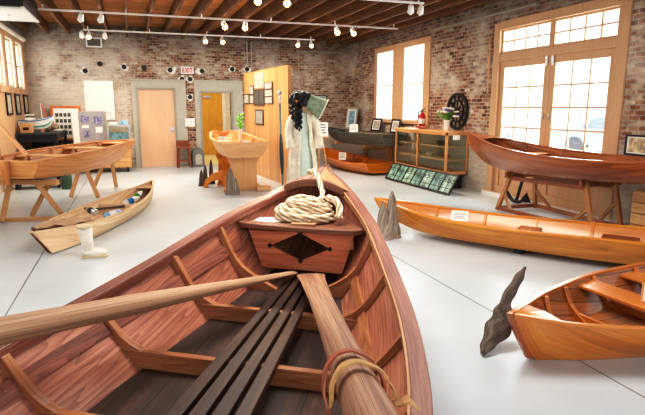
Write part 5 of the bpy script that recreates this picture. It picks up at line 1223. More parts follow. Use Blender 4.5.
# ------------------------------------------------------------------ partition with photos
pt = struct(MB().prism([(2.99, 10.42), (3.06, 10.42), (2.80, 13.5), (2.72, 13.5)], (1, 0, 0), (0, 1, 0), (0, 0, 1.215), (0, 0, 2.43)).build('wall_partition', M['pine_panel'], grain=(0, 0, 1)))
pA, pB = Vector((2.99, 10.42, 0)), Vector((2.72, 13.5, 0)); pd = (pB - pA).normalized(); pn = Vector((pd.y, -pd.x, 0)); pn = -pn if pn.x > 0 else pn
def panel_photo(label, ya, yb, za, zb, cols, rows, pm, bm_):
    """ya far edge, yb near edge (world y along the partition face)"""
    a, b = (ya - 10.42) / pd.y, (yb - 10.42) / pd.y
    def slab(u0, u1, z0_, z1_, off, th): return MB().prism([(u0, z0_), (u1, z0_), (u1, z1_), (u0, z1_)], pd, (0, 0, 1), pA + pn * off, pn * th)
    o = slab(b, a, zb, za, .011, .018).build('mounted_photo', bm_, None, bevel=0.003); tag(o, label, 'photo', 'mounted photos on the plank partition')
    for i in range(cols):
        for j in range(rows):
            u0 = b + (a - b) * (i + .1) / cols; u1 = b + (a - b) * (i + .9) / cols; z0_ = zb + (za - zb) * (j + .1) / rows; z1_ = zb + (za - zb) * (j + .9) / rows
            slab(u0, u1, z0_, z1_, .0215, .002).build('print', pm, o)
panel_photo('pale photo sheet mounted highest on the plank partition', 12.573, 11.899, 2.383, 2.029, 2, 2, M['photo_sepia'], M['photo_land'])
panel_photo('brown photo panel second from left on the plank partition', 12.964, 12.629, 2.114, 1.683, 1, 2, M['photo_sepia'], M['mat_brown'])
panel_photo('brown photo panel in the middle of the plank partition', 12.603, 11.881, 2.008, 1.634, 2, 1, M['photo_dark'], M['mat_brown'])
panel_photo('brown photo panel at right on the plank partition', 11.847, 11.288, 2.146, 1.676, 1, 3, M['photo_sepia'], M['mat_brown'])
panel_photo('small brown photo panel at far left of the plank partition', 13.429, 13.006, 1.927, 1.685, 1, 1, M['photo_sepia'], M['mat_brown'])
panel_photo('brown photo panel hanging lowest on the plank partition', 12.545, 11.951, 1.555, 1.199, 1, 1, M['grey_lip'], M['mat_brown'])
# small boat on pedestal in front of the partition
sb_root = thing('small_rowboat', 'small pale pine rowboat with broad stern mounted before the plank partition', 'boat', (1.9, 10.8, 0.65))
sb = Boat((1.90, 11.85), -87.3, 1.96,
          [(0, .15), (.06, .23), (.2, .30), (.7, .42), (1.2, .47), (1.96, .455)],
          [(0, 1.09), (.3, 1.07), (.8, 1.01), (1.3, .97), (1.96, .955)],
          [(0, .06), (.3, .16), (.7, .26), (1.2, .31), (1.96, .30)],
          [(0, .97), (.12, .83), (.4, .73), (.8, .69), (1.96, .672)], bulge=0.02, t=0.018)
sb.hull(sb_root, M['pine'], M['fir'], n=20); sb.rail(sb_root, M['pine'], 0.045, 0.028, 0.014); sb.transom(sb_root, M['pine'], th=0.03)
sb.transom(sb_root, M['fir'], st=0.012, th=0.02, name='bow_transom')
for s_ in (.5, 1.0, 1.45): sb.rib(sb_root, M['fir'], s_, 0.03, 0.03)
sb.seat(sb_root, M['pine'], .75, 1.0, .92, .022)
pd_ = thing('boat_pedestal', 'pine board pedestal with block feet under the small pine rowboat', 'pedestal', (2.0, 10.3, 0))
mb = MB(); mb.prism([(-.33, 0), (.33, 0), (.33, .08), (.26, .14), (.25, .5), (.33, .655), (-.33, .655), (-.26, .5), (-.26, .14), (-.33, .08)], (1, 0.1, 0), (0, 0, 1), (2.02, 10.22, 0), (0, .05, 0)); mb.build('front_board', M['pine'], pd_, bevel=0.004, grain=(0, 0, 1))
mb = MB(); mb.prism([(-.25, 0), (.25, 0), (.22, .1), (.2, .5), (.27, .668), (-.27, .668), (-.2, .5), (-.22, .1)], (1, 0.1, 0), (0, 0, 1), (1.86, 11.1, 0), (0, .05, 0)); mb.build('rear_board', M['orange_knee'], pd_, bevel=0.004, grain=(0, 0, 1))
for xx in (1.72, 2.36): MB().mm((xx - .14, 9.98, 0), (xx + .14, 10.14, .1)).build('foot_block', M['pine'], pd_, bevel=0.02)
MB().mm((1.97, 10.25, .1), (2.03, 11.08, .2)).build('tie_beam', M['pine'], pd_)
# vase with green plant standing in the boat (on its seat)
pv = thing('plant_vase', 'slim white vase with bright green leaves in the small pine rowboat', 'vase', (2.12, 10.98, .922)); c = Vector((2.12, 10.98, .922))
MB().lathe(c, [(.03, 0), (.034, .01), (.036, .2), (.04, .24), (.034, .235), (.0, .05)], 14).build('vase', M['white'], pv, smooth=True)
lf = MB()
for k in range(9):
    a_ = k * 2.4; e = c + Vector((.05 * math.cos(a_), .05 * math.sin(a_), .30 + .03 * k)); lf.tube([c + Vector((0, 0, .2)), c + Vector((.015 * math.cos(a_), .015 * math.sin(a_), .28)), e], .006, 5); lf.ball(e, (.055, .028, .02), 8, 5, Matrix.Rotation(a_, 3, 'Z') @ Matrix.Rotation(-.6, 3, 'Y'))
lf.build('foliage', M['bright_leaf'], pv, smooth=True)
p = sb.P(.84, -.2, .922); card((p.x, p.y, .926), .16, .09, (1, -.1), .3, 'white card on the thwart of the small pine rowboat')
p = sb.P(1.4, .1, .70); card((2.10, 10.32, .735), .16, .23, (1, -.1), .1, 'white card leaning inside the stern of the small pine rowboat')

# driftwood / cypress knees
def knee(label, base, spires, mat, nm='cypress_knee', grp=None, seed=1):
    rnd = random.Random(seed); mb = MB(); bx, by = base
    for (dx, dy, r_, h_, lx, ly) in spires:
        n_ = 16; rows = []
        ph0 = rnd.uniform(0, 6)
        for i in range(13):
            t_ = i / 12; z_ = h_ * t_; rr = r_ * (1 - t_) ** 0.75 * (1 + .12 * math.sin(t_ * 7 + ph0)) + 0.006
            rows.append([Vector((bx + dx + lx * t_ + rr * math.cos(2 * PI * k / n_) * (1 + .22 * math.sin(3 * 2 * PI * k / n_ + ph0 + t_ * 2) + .12 * math.sin(7 * 2 * PI * k / n_ + t_ * 5)), by + dy + ly * t_ + rr * math.sin(2 * PI * k / n_) * (1 + .22 * math.sin(3 * 2 * PI * k / n_ + ph0)), z_)) for k in range(n_)])
        b = len(mb.v); mb.grid([r + [r[0]] for r in rows])
    o = mb.build(nm, mat, None, smooth='full', grain=(0, 0, 1)); tag(o, label, 'driftwood', grp); return o
g = 'cypress knees standing on the floor'
knee('large grey cypress knee with twin spires at the bow of the orange pirogue', (2.94, 5.83), [(.04, 0, .11, .58, .03, .02), (-.06, .0, .10, .46, -.0, 0), (.0, -.02, .14, .22, 0, 0), (.08, -.03, .08, .2, -.02, 0)], M['drift'], grp=g, seed=3)
knee('tall grey cypress knee in front of the small pine rowboat', (1.70, 9.80), [(.0, 0, .12, .52, -.02, .02), (.07, -.02, .08, .3, 0, 0), (-.05, -.02, .07, .2, 0, 0)], M['drift'], grp=g, seed=5)
for i, (xx, yy, h_, lb) in enumerate(((1.30, 11.1, .34, 'smallest dark cypress knee left of the small pine rowboat'), (1.40, 11.25, .42, 'middle dark cypress knee left of the small pine rowboat'), (1.53, 11.35, .52, 'tallest dark cypress knee left of the small pine rowboat'))):
    knee(lb, (xx, yy), [(0, 0, .06, h_, .01, 0), (.03, -.01, .04, h_ * .5, 0, 0)], M['drift_dark'], grp=g, seed=11 + i)
# orange sawn curved timber
mb = MB(); poly = [(-.2, 0), (-.1, 0), (-.09, .06), (-.02, .13), (.1, .15), (.2, .12), (.22, 0), (.32, 0), (.32, .3), (.2, .34), (0, .28), (-.15, .16)]
o = mb.prism(poly, (.95, -.2, 0), (0, 0, 1), (1.50, 10.85, 0), (.03, .12, 0)).build('curved_timber', M['orange_knee'], None, bevel=0.01); tag(o, 'orange arched timber knee on the floor under the small pine rowboat', 'timber')
# twisted driftwood by right skiff
dw = MB(); path_ = [(2.07, 2.68, .02), (2.16, 2.745, .06), (2.285, 2.80, .13), (2.335, 2.835, .22), (2.375, 2.86, .30), (2.43, 2.865, .37), (2.48, 2.87, .44), (2.535, 2.88, .505)]
P_ = []
for i in range(len(path_) - 1):
    for j in range(5): P_.append(Vector(path_[i]).lerp(Vector(path_[i + 1]), j / 5))
P_.append(Vector(path_[-1])); n_ = len(P_)
fl2 = []
def lut(t_, tab):
    for (a, va), (b, vb) in zip(tab, tab[1:]):
        if t_ <= b: q = (t_ - a) / (b - a); q = q * q * (3 - 2 * q); return va + (vb - va) * q
    return tab[-1][1]
for _ in range(4): P_ = [P_[0]] + [(P_[i - 1] + P_[i] * 2 + P_[i + 1]) / 4 for i in range(1, n_ - 1)] + [P_[-1]]
for i in range(n_):
    t_ = i / (n_ - 1)
    fl2.append((lut(t_, [(0, .016), (.12, .045), (.3, .092), (.42, .07), (.52, .036), (.7, .034), (.85, .03), (1, .008)]), lut(t_, [(0, .014), (.3, .045), (.55, .026), (1, .008)])))
dw.tube(P_, [1 + .07 * math.sin(i * .9) + .05 * math.sin(i * .37 + 1) for i in range(n_)], 14, twist=(.16, 4, .55), flat=fl2)
dwo = dw.build('driftwood', M['drift_dark'], None, smooth='full', grain=(Vector(path_[-1]) - Vector(path_[0]))); tag(dwo, 'twisted dark driftwood blade leaning behind the bow of the right skiff', 'driftwood')

# ------------------------------------------------------------------ costumed mannequin
mn = thing('costume_mannequin', 'costume figure in cream coat, mint dress, black curls and green bonnet', 'mannequin', (3.17, 10.15, 0))
cx, cy = 3.19, 10.11
def loft(rows_def, n=28, open_front=None, fold=0.0):
    rows = []
    for (z_, rx_, ry_, ox_, oy_) in rows_def:
        r = []
        for k in range(n + 1):
            if open_front: th = -PI / 2 + open_front + (2 * PI - 2 * open_front) * k / n
            else: th = 2 * PI * k / n
            q = 1 + fold * (1.6 - z_) * math.sin(9 * th + z_ * .6) + fold * .5 * (1.6 - z_) * math.sin(17 * th + 1)
            r.append(Vector((cx + ox_ + rx_ * q * math.cos(th), cy + oy_ + ry_ * q * math.sin(th), z_)))
        rows.append(r)
    return rows
mb = MB(); mb.grid(loft([(0.02, .27, .24, 0, 0), (.3, .25, .22, 0, 0), (.7, .21, .18, 0, 0), (1.0, .16, .13, 0, 0), (1.1, .135, .11, 0, 0), (1.25, .15, .115, 0, 0), (1.42, .16, .10, 0, 0), (1.5, .08, .07, 0, 0)], fold=.05)); mb.build('dress', M['dress'], mn, smooth='full')
mb = MB(); mb.grid(loft([(0.03, .32, .27, 0, .02), (.3, .31, .25, 0, .02), (.7, .275, .21, 0, .02), (1.0, .225, .165, 0, .01), (1.12, .205, .145, 0, .01), (1.28, .21, .145, 0, .01), (1.42, .205, .125, 0, .01), (1.5, .12, .09, 0, .01), (1.54, .075, .075, 0, .01)], open_front=.52, fold=.05)); cm = mb.build('coat', M['coat'], mn, smooth='full', fix=False)
sl = MB(); sl.tube([(cx + .19, cy, 1.43), (cx + .27, cy - .02, 1.3), (cx + .31, cy - .03, 1.12), (cx + .30, cy - .10, .95), (cx + .295, cy - .14, .82)], [.075, .085, .08, .085, .10], 12); sl.build('sleeve', M['coat'], mn, smooth=True)
sl = MB(); sl.tube([(cx - .19, cy, 1.43), (cx - .26, cy - .01, 1.3), (cx - .29, cy, 1.1), (cx - .28, cy - .05, .95), (cx - .28, cy - .08, .82)], [.07, .08, .075, .08, .09], 12); sl.build('sleeve', M['coat'], mn, smooth=True)
# lace edges of the coat
for sg in (-1, 1):
    pts = [(cx + sg * (.155 if z_ < .8 else .105 if z_ < 1.3 else .07), cy - (.27 if z_ < .3 else .235 if z_ < .8 else .165 if z_ < 1.3 else .12), z_) for z_ in (.05, .3, .6, .9, 1.15, 1.35, 1.48)]
    MB().tube(pts, [.028, .026, .024, .022, .022, .02, .018], 8).build('coat_edge', M['coat'], mn, smooth=True)
hd = MB(); hd.lathe((cx, cy, 1.48), [(.05, 0), (.048, .1)], 12); hd.ball((cx + .01, cy, 1.66), (.085, .075, .11), 18, 12); hd.ball((cx + .10, cy - .0, 1.65), (.018, .014, .022), 8, 6); hd.ball((cx + .085, cy, 1.60), (.014, .025, .01), 8, 6)
for sg in (-1, 1): hd.ball((cx + .075, cy + .032 * sg, 1.675), (.014, .014, .01), 8, 6)
hd_o = hd.build('head', M['skin'], mn, smooth=True)
hr = MB(); rnd = random.Random(4)
for k in range(170):
    th = rnd.uniform(0, 2 * PI); ph = rnd.uniform(0, 1.9); v = Vector((math.cos(th) * math.sin(ph), math.sin(th) * math.sin(ph), math.cos(ph)))
    if v.x > .45 and v.z < .55: continue
    p = Vector((cx - .06, cy - .01, 1.715)) + Vector((v.x * .185, v.y * .13, v.z * .155)); hr.ball(p, rnd.uniform(.035, .058), 8, 6)
for k in range(26):
    hr.ball((cx + rnd.uniform(-.02, .12), cy + rnd.uniform(-.10, .08), 1.80 + rnd.uniform(-.03, .06)), rnd.uniform(.035, .055), 8, 6)
for (ox_, oy_, z0_, z1_) in ((-.15, -.14, 1.66, 1.24), (-.22, -.08, 1.66, 1.34), (-.10, -.17, 1.62, 1.14), (-.23, .0, 1.66, 1.42), (-.18, -.16, 1.6, 1.18), (-.12, -.15, 1.6, 1.22)):
    nn = int((z0_ - z1_) / .012)
    pts = [(cx + ox_ + .018 * math.cos(i * .75), cy + oy_ + .018 * math.sin(i * .75), z0_ - i * .012) for i in range(nn)]
    hr.tube(pts, [.036 * (1 - .5 * (i / nn) ** 3) for i in range(nn)], 8)
hr_o = hr.build('hair', M['hair'], mn, smooth=True)
MB().ball((cx - .17, cy - .17, 1.72), (.026, .014, .026), 8, 6).build('hair_ornament', M['frame_orange'], hr_o, smooth=True)
# bonnet: tilted open cylinder toward the right
bax = Vector((.78, -.30, -.42)).normalized(); bo = Vector((cx + .12, cy - .02, 1.72)); bu = bax.orthogonal().normalized()
rot = Vector((0, 0, 1)).rotation_difference(bax).to_matrix()
def bring(d_, r_, squash=1.0, n=24): return [bo + bax * d_ + rot @ Vector((r_ * math.cos(2 * PI * k / n), r_ * squash * math.sin(2 * PI * k / n), 0)) for k in range(n + 1)]
mb = MB(); mb.grid([bring(-.02, .06), bring(.0, .14), bring(.06, .155), bring(.16, .165), bring(.26, .185), bring(.34, .205), bring(.335, .198), bring(.2, .16), bring(.05, .13)]); bn_o = mb.build('bonnet', M['bonnet'], mn, smooth=True)
MB().tube([p for p in bring(.338, .203)], .010, 8, cap=False).build('bonnet_rim', M['bonnet_rim'], bn_o, smooth=True)
# paddle beside the partition
pdl = thing('paddle', 'tall paddle with dark teal blade and grey grip leaning on the partition end', 'paddle', (2.80, 10.30, 0))
MB().tube([(2.80, 10.22, .02), (2.80, 10.36, 1.70)], .020, 10).build('shaft', M['paddle_grey'], pdl, smooth=True)
MB().tube([(2.80, 10.358, 1.68), (2.80, 10.375, 1.86)], .024, 10).build('grip', M['steel'], pdl, smooth=True)
MB().ball((2.80, 10.375, 1.88), (.05, .03, .045), 10, 8).build('pommel', M['steel'], pdl, smooth=True)
nb = 16; MB().tube([Vector((2.80, 10.24 + .07 * (i / nb), .28 + .80 * i / nb)) for i in range(nb + 1)], 1.0, 12, flat=[(.02 + .055 * math.sin(PI * min(1, i / nb * .98 + .02)) ** .7, .02) for i in range(nb + 1)]).build('blade', M['teal_dark'], pdl, smooth=True)

# easel with sign
ez = thing('easel_sign', 'white lettered sign board on a thin wooden easel right of the costume figure', 'sign', (4.6, 13.0, 0))
for a, b in (((4.50, 12.95, 0), (4.58, 13.02, .95)), ((4.74, 12.95, 0), (4.64, 13.02, .95)), ((4.62, 13.3, 0), (4.62, 13.04, .95))): MB().bar(a, b, .03, .02, up=(0, 1, 0)).build('leg', M['pine'], ez)
MB().mm((4.44, 12.92, .84), (4.80, 13.0, .865)).build('ledge', M['pine'], ez)
MB().prism([(-.16, 0), (.16, 0), (.16, .36), (-.16, .36)], (1, 0, 0), (0, .1, 1), (4.62, 12.96, .865), (0, .015, 0)).build('board', M['paper'], ez)
mb = MB()
for k, hw_ in enumerate((.09, .11, .07, .1)): mb.mm((4.62 - hw_, 12.945 + .006 * (4 - k), 1.16 - .07 * k), (4.62 + hw_, 12.952 + .006 * (4 - k), 1.185 - .07 * k))
mb.build('printed_line', M['ink'], ez)

# ------------------------------------------------------------------ left back corner: table, model boat, boards, cabinet
tb = thing('work_table', 'dark high work table with black legs in the left back corner', 'table', (-1.9, 13.9, 0))
MB().mm((-2.33, 12.9, 1.02), (-1.52, 14.75, 1.06)).build('table_top', M['dark_grey'], tb, bevel=0.006)
for xx in (-2.29, -1.56):
    for yy in (12.95, 14.7): MB().mm((xx - .03, yy - .03, 0), (xx + .03, yy + .03, 1.02)).build('leg', M['black_iron'], tb)
MB().mm((-1.59, 12.98, .90), (-1.55, 14.67, 1.02)).build('apron', M['black_iron'], tb); MB().mm((-2.26, 12.93, .86), (-1.59, 12.97, 1.02)).build('apron', M['black_iron'], tb)
MB().mm((-2.28, 12.96, .35), (-1.58, 14.7, .38)).build('lower_shelf', M['black'], tb)
for i, (a, b, h_, mt, lb) in enumerate((((-2.2, 13.1), (-1.75, 13.6), .32, 'dark_grey', 'dark storage box at the near end of the table shelf'), ((-2.15, 13.75), (-1.7, 14.3), .42, 'black', 'black storage box at the far end of the table shelf'))):
    o = MB().mm((a[0], a[1], .381), (b[0], b[1], .38 + h_)).build('storage_box', M[mt], None, bevel=0.01); tag(o, lb, 'box', 'boxes on the table shelf')
    MB().mm((a[0] - .01, a[1] - .01, .38 + h_), (b[0] + .01, b[1] + .01, .40 + h_)).build('lid', M['green_metal' if i == 0 else 'dark_grey'], o)
# model boat on the table
md = thing('model_boat', 'white model fishing boat with teal stripe on the work table', 'model boat', (-1.95, 13.5, 1.06))
hb = Boat((-1.60, 13.28), 172, .72, [(0, .01), (.15, .09), (.35, .13), (.6, .13), (.72, .11)], [(0, 1.42), (.2, 1.36), (.45, 1.33), (.72, 1.345)], [(0, .004), (.15, .04), (.35, .08), (.72, .07)], [(0, 1.36), (.1, 1.20), (.3, 1.13), (.72, 1.14)], bulge=.02, t=.008)
hb.hull(md, M['hull_white'], None, n=14); hb.transom(md, M['hull_white'], th=.012); hb.seat(md, M['hull_white'], .08, .70, 1.315, .008, name='deck')
hb.stringer(md, M['stripe_teal'], .3, -.02, .03, .05, .70, name='stripe'); hb.stringer(md, M['label_blue'], .9, -.022, .018, .03, .70, name='sheer_stripe')
cbn = MB().mm((-2.18, 13.26, 1.315), (-2.0, 13.42, 1.45)).build('cabin', M['hull_white'], md, bevel=.006)
MB().mm((-2.17, 13.255, 1.385), (-1.995, 13.425, 1.425)).build('cabin_window', M['photo_dark'], cbn)
MB().tube([(-1.85, 13.33, 1.31), (-1.86, 13.33, 1.68)], .010, 8).build('mast', M['white'], md)
MB().tube([(-1.85, 13.33, 1.66), (-1.70, 13.33, 1.30)], .010, 8).build('boom', M['exit_red'], md)
MB().tube([(-1.87, 13.33, 1.66), (-2.0, 13.33, 1.42)], .006, 6).build('stay', M['stripe_teal'], md)
for xx in (-1.86, -2.15): MB().mm((xx - .02, 13.26, 1.06), (xx + .02, 13.42, 1.13)).build('cradle', M['crate_wood'], md)
# driftwood-like net bundle and paper by it
nb_ = MB()
for k in range(12): nb_.ball((-1.72 + random.uniform(-.1, .08), 13.75 + random.uniform(-.1, .1), 1.135 + random.uniform(0, .05)), random.uniform(.05, .07), 10, 6)
o = nb_.build('net_bundle', M['canvas'], None, smooth=True); tag(o, 'pale bundled cloth lying on the table behind the model boat', 'bundle')
o = MB().mm((-1.80, 14.2, 1.061), (-1.58, 14.6, 1.075)).build('paper_stack', M['paper'], None); tag(o, 'flat stack of white paper at the far end of the work table', 'papers')
o = MB().mm((-2.25, 13.0, 1.061), (-2.02, 13.2, 1.25)).build('wooden_box', M['crate_wood'], None, bevel=.006); tag(o, 'small wooden box on the work table left of the model boat', 'box')
MB().mm((-2.19, 12.985, 1.12), (-2.08, 13.0, 1.18)).build('handle_slot', M['shadow_gap'], o)
# orange framed photo board
pics = [(.08 + .16 * i, .20 + .16 * i, .72 - .2 * j, .84 - .2 * j, M['photo_dark']) for i in range(5) for j in range(4)]
framed('photo_board', 'orange framed board of small photos leaning on the back wall behind the table', (-1.54, 14.95, .78), (1, -.05), .70, .86, .055, M['frame_orange'], pics, 0.1, cat='photo board')
eb = thing('board_easel', 'low black stand holding the orange framed photo board', 'stand', (-1.46, 14.9, 0))
MB().mm((-1.78, 14.85, .74), (-1.14, 15.05, .775)).build('ledge', M['black_iron'], eb)
for xx in (-1.74, -1.18): MB().mm((xx - .02, 14.88, 0), (xx + .02, 14.92, .74)).build('leg', M['black_iron'], eb); MB().mm((xx - .02, 14.99, 0), (xx + .02, 15.03, .74)).build('leg', M['black_iron'], eb)
# grey folding display board on a cabinet
cb = thing('wheeled_cabinet', 'low pine cabinet on casters under the grey display board', 'cabinet', (-.75, 14.5, 0))
MB().mm((-1.35, 14.2, .12), (-.04, 14.85, .64)).build('carcass', M['crate_wood'], cb, bevel=.006)
for xx in (-1.25, -.14):
    for yy in (14.3, 14.75): MB().lathe((xx - .02, yy, .06), [(.055, 0), (.06, .005), (.06, .035), (.055, .04)], 14, axis=(1, 0, 0)).build('caster', M['black'], cb, smooth=True); MB().mm((xx - .02, yy - .02, .06), (xx + .02, yy + .02, .12)).build('caster_fork', M['steel'], cb)
db = thing('display_board', 'grey three-panel display board with violet photos on the pine cabinet', 'display board', (-.9, 14.45, .64))
cpn = MB().mm((-1.22, 14.50, .64), (-.62, 14.525, 1.50)).build('centre_panel', M['grey_board'], db)
MB().prism([(0, 0), (.26, 0), (.26, .86), (0, .86)], (-.45, -.89, 0), (0, 0, 1), (-1.222, 14.505, .64), (.012, -.006, 0)).build('side_panel', M['paper'], db)
MB().prism([(0, 0), (.14, 0), (.14, .86), (0, .86)], (.3, -.95, 0), (0, 0, 1), (-.618, 14.505, .64), (.01, .01, 0)).build('side_panel', M['grey_trim'], db)
for xa, xb, za, zb_, mt in ((-1.16, -.97, 1.25, 1.40, 'photo_violet'), (-.87, -.69, 1.18, 1.38, 'photo_violet'), (-1.12, -.98, .86, 1.04, 'photo_violet'), (-1.15, -.99, 1.10, 1.17, 'paper'), (-.84, -.68, .98, 1.12, 'paper')):
    MB().mm((xa, 14.494, za), (xb, 14.4995, zb_)).build('print', M[mt], cpn)
gx = thing('tabletop_glass_case', 'small glass display box with a blue picture on the pine cabinet', 'display box', (-.27, 14.5, .64))
fb = MB(); xa, xb, ya, yb, za, zb_ = -.54, -.05, 14.28, 14.7, .64, 1.16
for xx in (xa, xb):
    for yy in (ya, yb): fb.mm((xx - .01, yy - .01, za), (xx + .01, yy + .01, zb_))
for zz in (za + .01, zb_):
    for yy in (ya, yb): fb.mm((xa, yy - .01, zz - .01), (xb, yy + .01, zz + .01))
    for xx in (xa, xb): fb.mm((xx - .01, ya, zz - .01), (xx + .01, yb, zz + .01))
fb.build('frame', M['steel'], gx); MB().mm((xa + .01, ya - .002, za + .02), (xb - .01, ya + .002, zb_ - .01)).build('glass_pane', M['case_glass'], gx)
MB().prism([(-.22, 0), (.22, 0), (.22, .3), (-.22, .3)], (1, 0, 0), (0, .35, .94), (-.3, 14.4, .70), (0, .01, 0)).build('picture', M['photo_blue'], gx)
MB().mm((xa, ya, zb_ + .01), (xb, yb, zb_ + .02)).build('lid', M['grey_trim'], gx)
for i, (xx, hh, mt) in enumerate(((-.42, .05, 'paper'), (-.18, .09, 'photo_blue'))):
    o = MB().mm((xx - .1, 14.4, zb_ + .021), (xx + .1, 14.6, zb_ + .021 + hh)).build('booklet_stack', M[mt], None, bevel=.004); tag(o, ['flat white booklets on top of the small glass display box', 'blue booklets on top of the small glass display box'][i], 'booklets')
# floor items under the dory
bn2 = thing('low_bench', 'low black bench on the floor under the dory at far left', 'bench', (-1.85, 12.0, 0))
MB().mm((-2.25, 11.75, .22), (-1.40, 12.15, .27)).build('bench_top', M['black'], bn2); MB().mm((-2.24, 11.735, .28), (-1.42, 11.80, .30)).build('top_strip', M['white'], bn2)
for xx in (-2.2, -1.45): MB().mm((xx - .03, 11.8, 0), (xx + .03, 12.1, .22)).build('leg', M['black'], bn2)
gcn = thing('green_canister', 'dark green can with handle on the floor behind the near trestle', 'can', (-1.28, 11.6, 0))
MB().lathe((-1.28, 11.6, 0), [(.09, 0), (.1, .02), (.1, .26), (.06, .32), (.03, .34), (.03, .38)], 16).build('body', M['green_metal'], gcn, smooth=True); MB().tube([(-1.36, 11.6, .28), (-1.34, 11.6, .42), (-1.28, 11.6, .46), (-1.22, 11.6, .42), (-1.20, 11.6, .28)], .012, 8).build('handle', M['black'], gcn, smooth=True)

# ------------------------------------------------------------------ ceiling unit, track lights
hv = thing('air_handler', 'dark air handling box with white underside hung from the ceiling at upper left', 'air handler', (-1.85, 10.2, 3.08))
MB().mm((-2.3, 9.45, 3.10), (-1.42, 10.92, 3.395)).build('casing', M['black'], hv)
MB().mm((-2.28, 9.55, 3.075), (-1.46, 10.90, 3.10)).build('white_underside', M['white'], hv)
MB().mm((-1.455, 9.45, 3.07), (-1.415, 10.92, 3.10)).build('edge_strip', M['white'], hv)
MB().lathe((-1.75, 10.2, 3.068), [(.03, 0), (.03, .008)], 12).build('knob', M['grey_lip'], hv)

for xx in (-2.1, -1.6):
    for yy in (9.7, 10.7): MB().mm((xx - .012, yy - .012, 3.39), (xx + .012, yy + .012, 3.66)).build('hanger_rod', M['steel'], hv)
def track(label, xa, xb, y_, z_):
    r = thing('light_track', label, 'light track', ((xa + xb) / 2, y_, z_), 'ceiling light tracks')
    MB().mm((xa, y_ - .02, z_), (xb, y_ + .02, z_ + .03)).build('rail', M['white'], r)
    n_ = int((xb - xa) / 1.5) + 1
    for k in range(n_ + 1):
        xx = xa + .1 + (xb - xa - .2) * k / n_; MB().mm((xx - .01, y_ - .01, z_ + .03), (xx + .01, y_ + .01, 3.4)).build('hanger', M['white'], r)
track('nearest white light track across the ceiling at the top of the photo', 1.6, 4.75, 8.25, 3.30)
track('middle white light track running across the ceiling', -1.45, 5.7, 11.0, 3.30)
track('farthest white light track close to the back wall', -.88, 4.6, 13.5, 3.30)
spots = [(1, 81, 11.0, 0), (1, 101, 11.0, 0), (1, 224, 11.0, 2), (1, 245, 11.0, 2), (1, 337, 11.0, 2), (1, 353, 11.0, 1), (2, 82, 13.5, 0), (2, 89, 13.5, 1), (2, 105, 13.5, 0), (2, 205, 13.5, 1), (2, 222, 13.5, 1), (2, 298, 13.5, 1), (2, 311, 13.5, 1), (0, 258, 8.25, 2), (0, 287, 8.25, 2), (0, 411, 8.25, 0), (0, 421, 8.25, 0)]
def px_x(px, py, Y):
    r = VF * F + VR * (px - 322.5) + VU * (207.5 - py); return r.x / r.y * Y
nm_ = ['nearest', 'middle', 'farthest']
names = {}
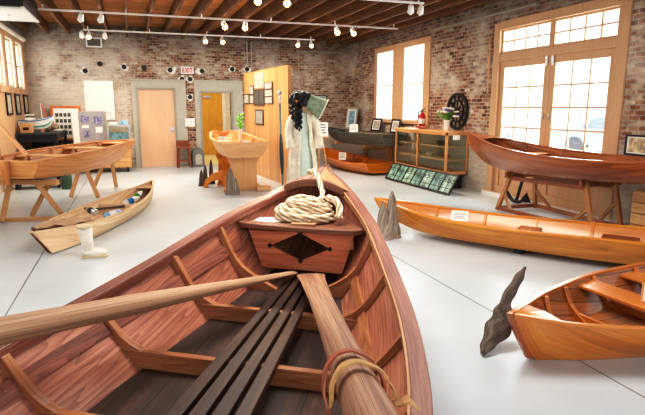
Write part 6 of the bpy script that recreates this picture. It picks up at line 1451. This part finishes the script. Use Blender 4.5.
for ti, px, Y, lit in spots:
    py = {0: 2, 1: 20, 2: 37}[ti]; xx = px_x(px, py, Y)
    names.setdefault(ti, 0); names[ti] += 1
    ordn = ['first', 'second', 'third', 'fourth', 'fifth', 'sixth', 'seventh'][names[ti] - 1]
    lb = '%s white spotlight from the left on the %s ceiling track%s' % (ordn, nm_[ti], ', glowing warm' if lit else ', bulb not glowing')
    r = thing('spotlight', lb, 'spotlight', (xx, Y, 3.18), 'spotlights on the ceiling tracks')
    dirv = Vector((random.uniform(-.3, .3), -.55 if lit else .35, -.85)).normalized()
    c = Vector((xx, Y, 3.21))
    MB().mm((xx - .012, Y - .012, 3.22), (xx + .012, Y + .012, 3.30)).build('stem', M['white'], r)
    lh = MB().lathe(c - dirv * .07, [(.025, 0), (.042, .015), (.048, .06), (.058, .13), (.052, .128), (.04, .06), (.0, .05)], 16, axis=dirv).build('lamp_head', M['white'], r, smooth=True)
    MB().ball(c + dirv * .06, .052 if lit else .035, 12, 8).build('bulb', [M['paper'], M['bulb_soft'], M['bulb_warm']][lit], lh, smooth=True)
    ld = bpy.data.lights.new('spot_lamp', 'SPOT'); ld.energy = 95 if lit else 45; ld.color = (1, .82, .6); ld.spot_size = 1.7; ld.spot_blend = .8; ld.shadow_soft_size = .05  # heads without a glowing bulb also get an added, weaker lamp
    lo = bpy.data.objects.new('spot_lamp', ld); COL.objects.link(lo); lo.parent = r; lo.location = (c + dirv * .11) - WORLD[r.name]; lo.rotation_euler = dirv.to_track_quat('-Z', 'Y').to_euler()

# ------------------------------------------------------------------ light
w = bpy.data.worlds.new('sky'); scene.world = w; w.use_nodes = True
bg = w.node_tree.nodes['Background']; bg.inputs[0].default_value = (0.93, 0.96, 1.0, 1); bg.inputs[1].default_value = 2.0
def area(nm, loc, rot, sx_, sy_, e, col=(1, 1, 1)):
    l = bpy.data.lights.new(nm, 'AREA'); l.shape = 'RECTANGLE'; l.size = sx_; l.size_y = sy_; l.energy = e; l.color = col
    o = bpy.data.objects.new(nm, l); COL.objects.link(o); o.location = loc; o.rotation_euler = rot; return o
area('door_daylight', (XR + .5, 6.88, 1.9), (0, math.radians(90), 0), 2.2, 2.6, 260, (.95, .98, 1))
area('window_daylight', (XR + .5, 11.9, 2.1), (0, math.radians(90), 0), 1.6, 2.4, 120, (.95, .98, 1))
area('left_daylight', (XL - .45, 13.3, 2.55), (0, math.radians(-90), 0), 1.0, 2.9, 110, (1, .98, .95))
area('left_daylight_near', (XL - .45, 7.0, 2.0), (0, math.radians(-90), 0), 1.8, 8, 260, (1, .98, .95))
area('ceiling_fill', (1.6, 4.0, 3.36), (0, 0, 0), 3.0, 1.2, 170, (1, .97, .93))  # added overhead fill for the near half; no fixture hangs here
area('back_fill', (2.0, 11.5, 3.36), (0, 0, 0), 5.0, 1.0, 230, (1, .95, .88))  # added fill brightening the far half and back wall, not a fixture
area('corridor_fill', (2.6, 17.0, 2.65), (0, 0, 0), 1, 1, 32, (1, .93, .8))  # unseen light added to brighten the space behind the doorway
scene.view_settings.view_transform = 'Standard'
scene.view_settings.look = 'None'
scene.view_settings.exposure = 0.0
scene.view_settings.use_curve_mapping = True
cv = scene.view_settings.curve_mapping.curves[3]
cv.points.new(0.12, 0.085); cv.points.new(0.5, 0.52); cv.points.new(0.8, 0.85)
scene.view_settings.curve_mapping.update()
scene.cycles.use_denoising = True
scene.cycles.max_bounces = 8
scene.cycles.transparent_max_bounces = 12
scene.cycles.sample_clamp_indirect = 6
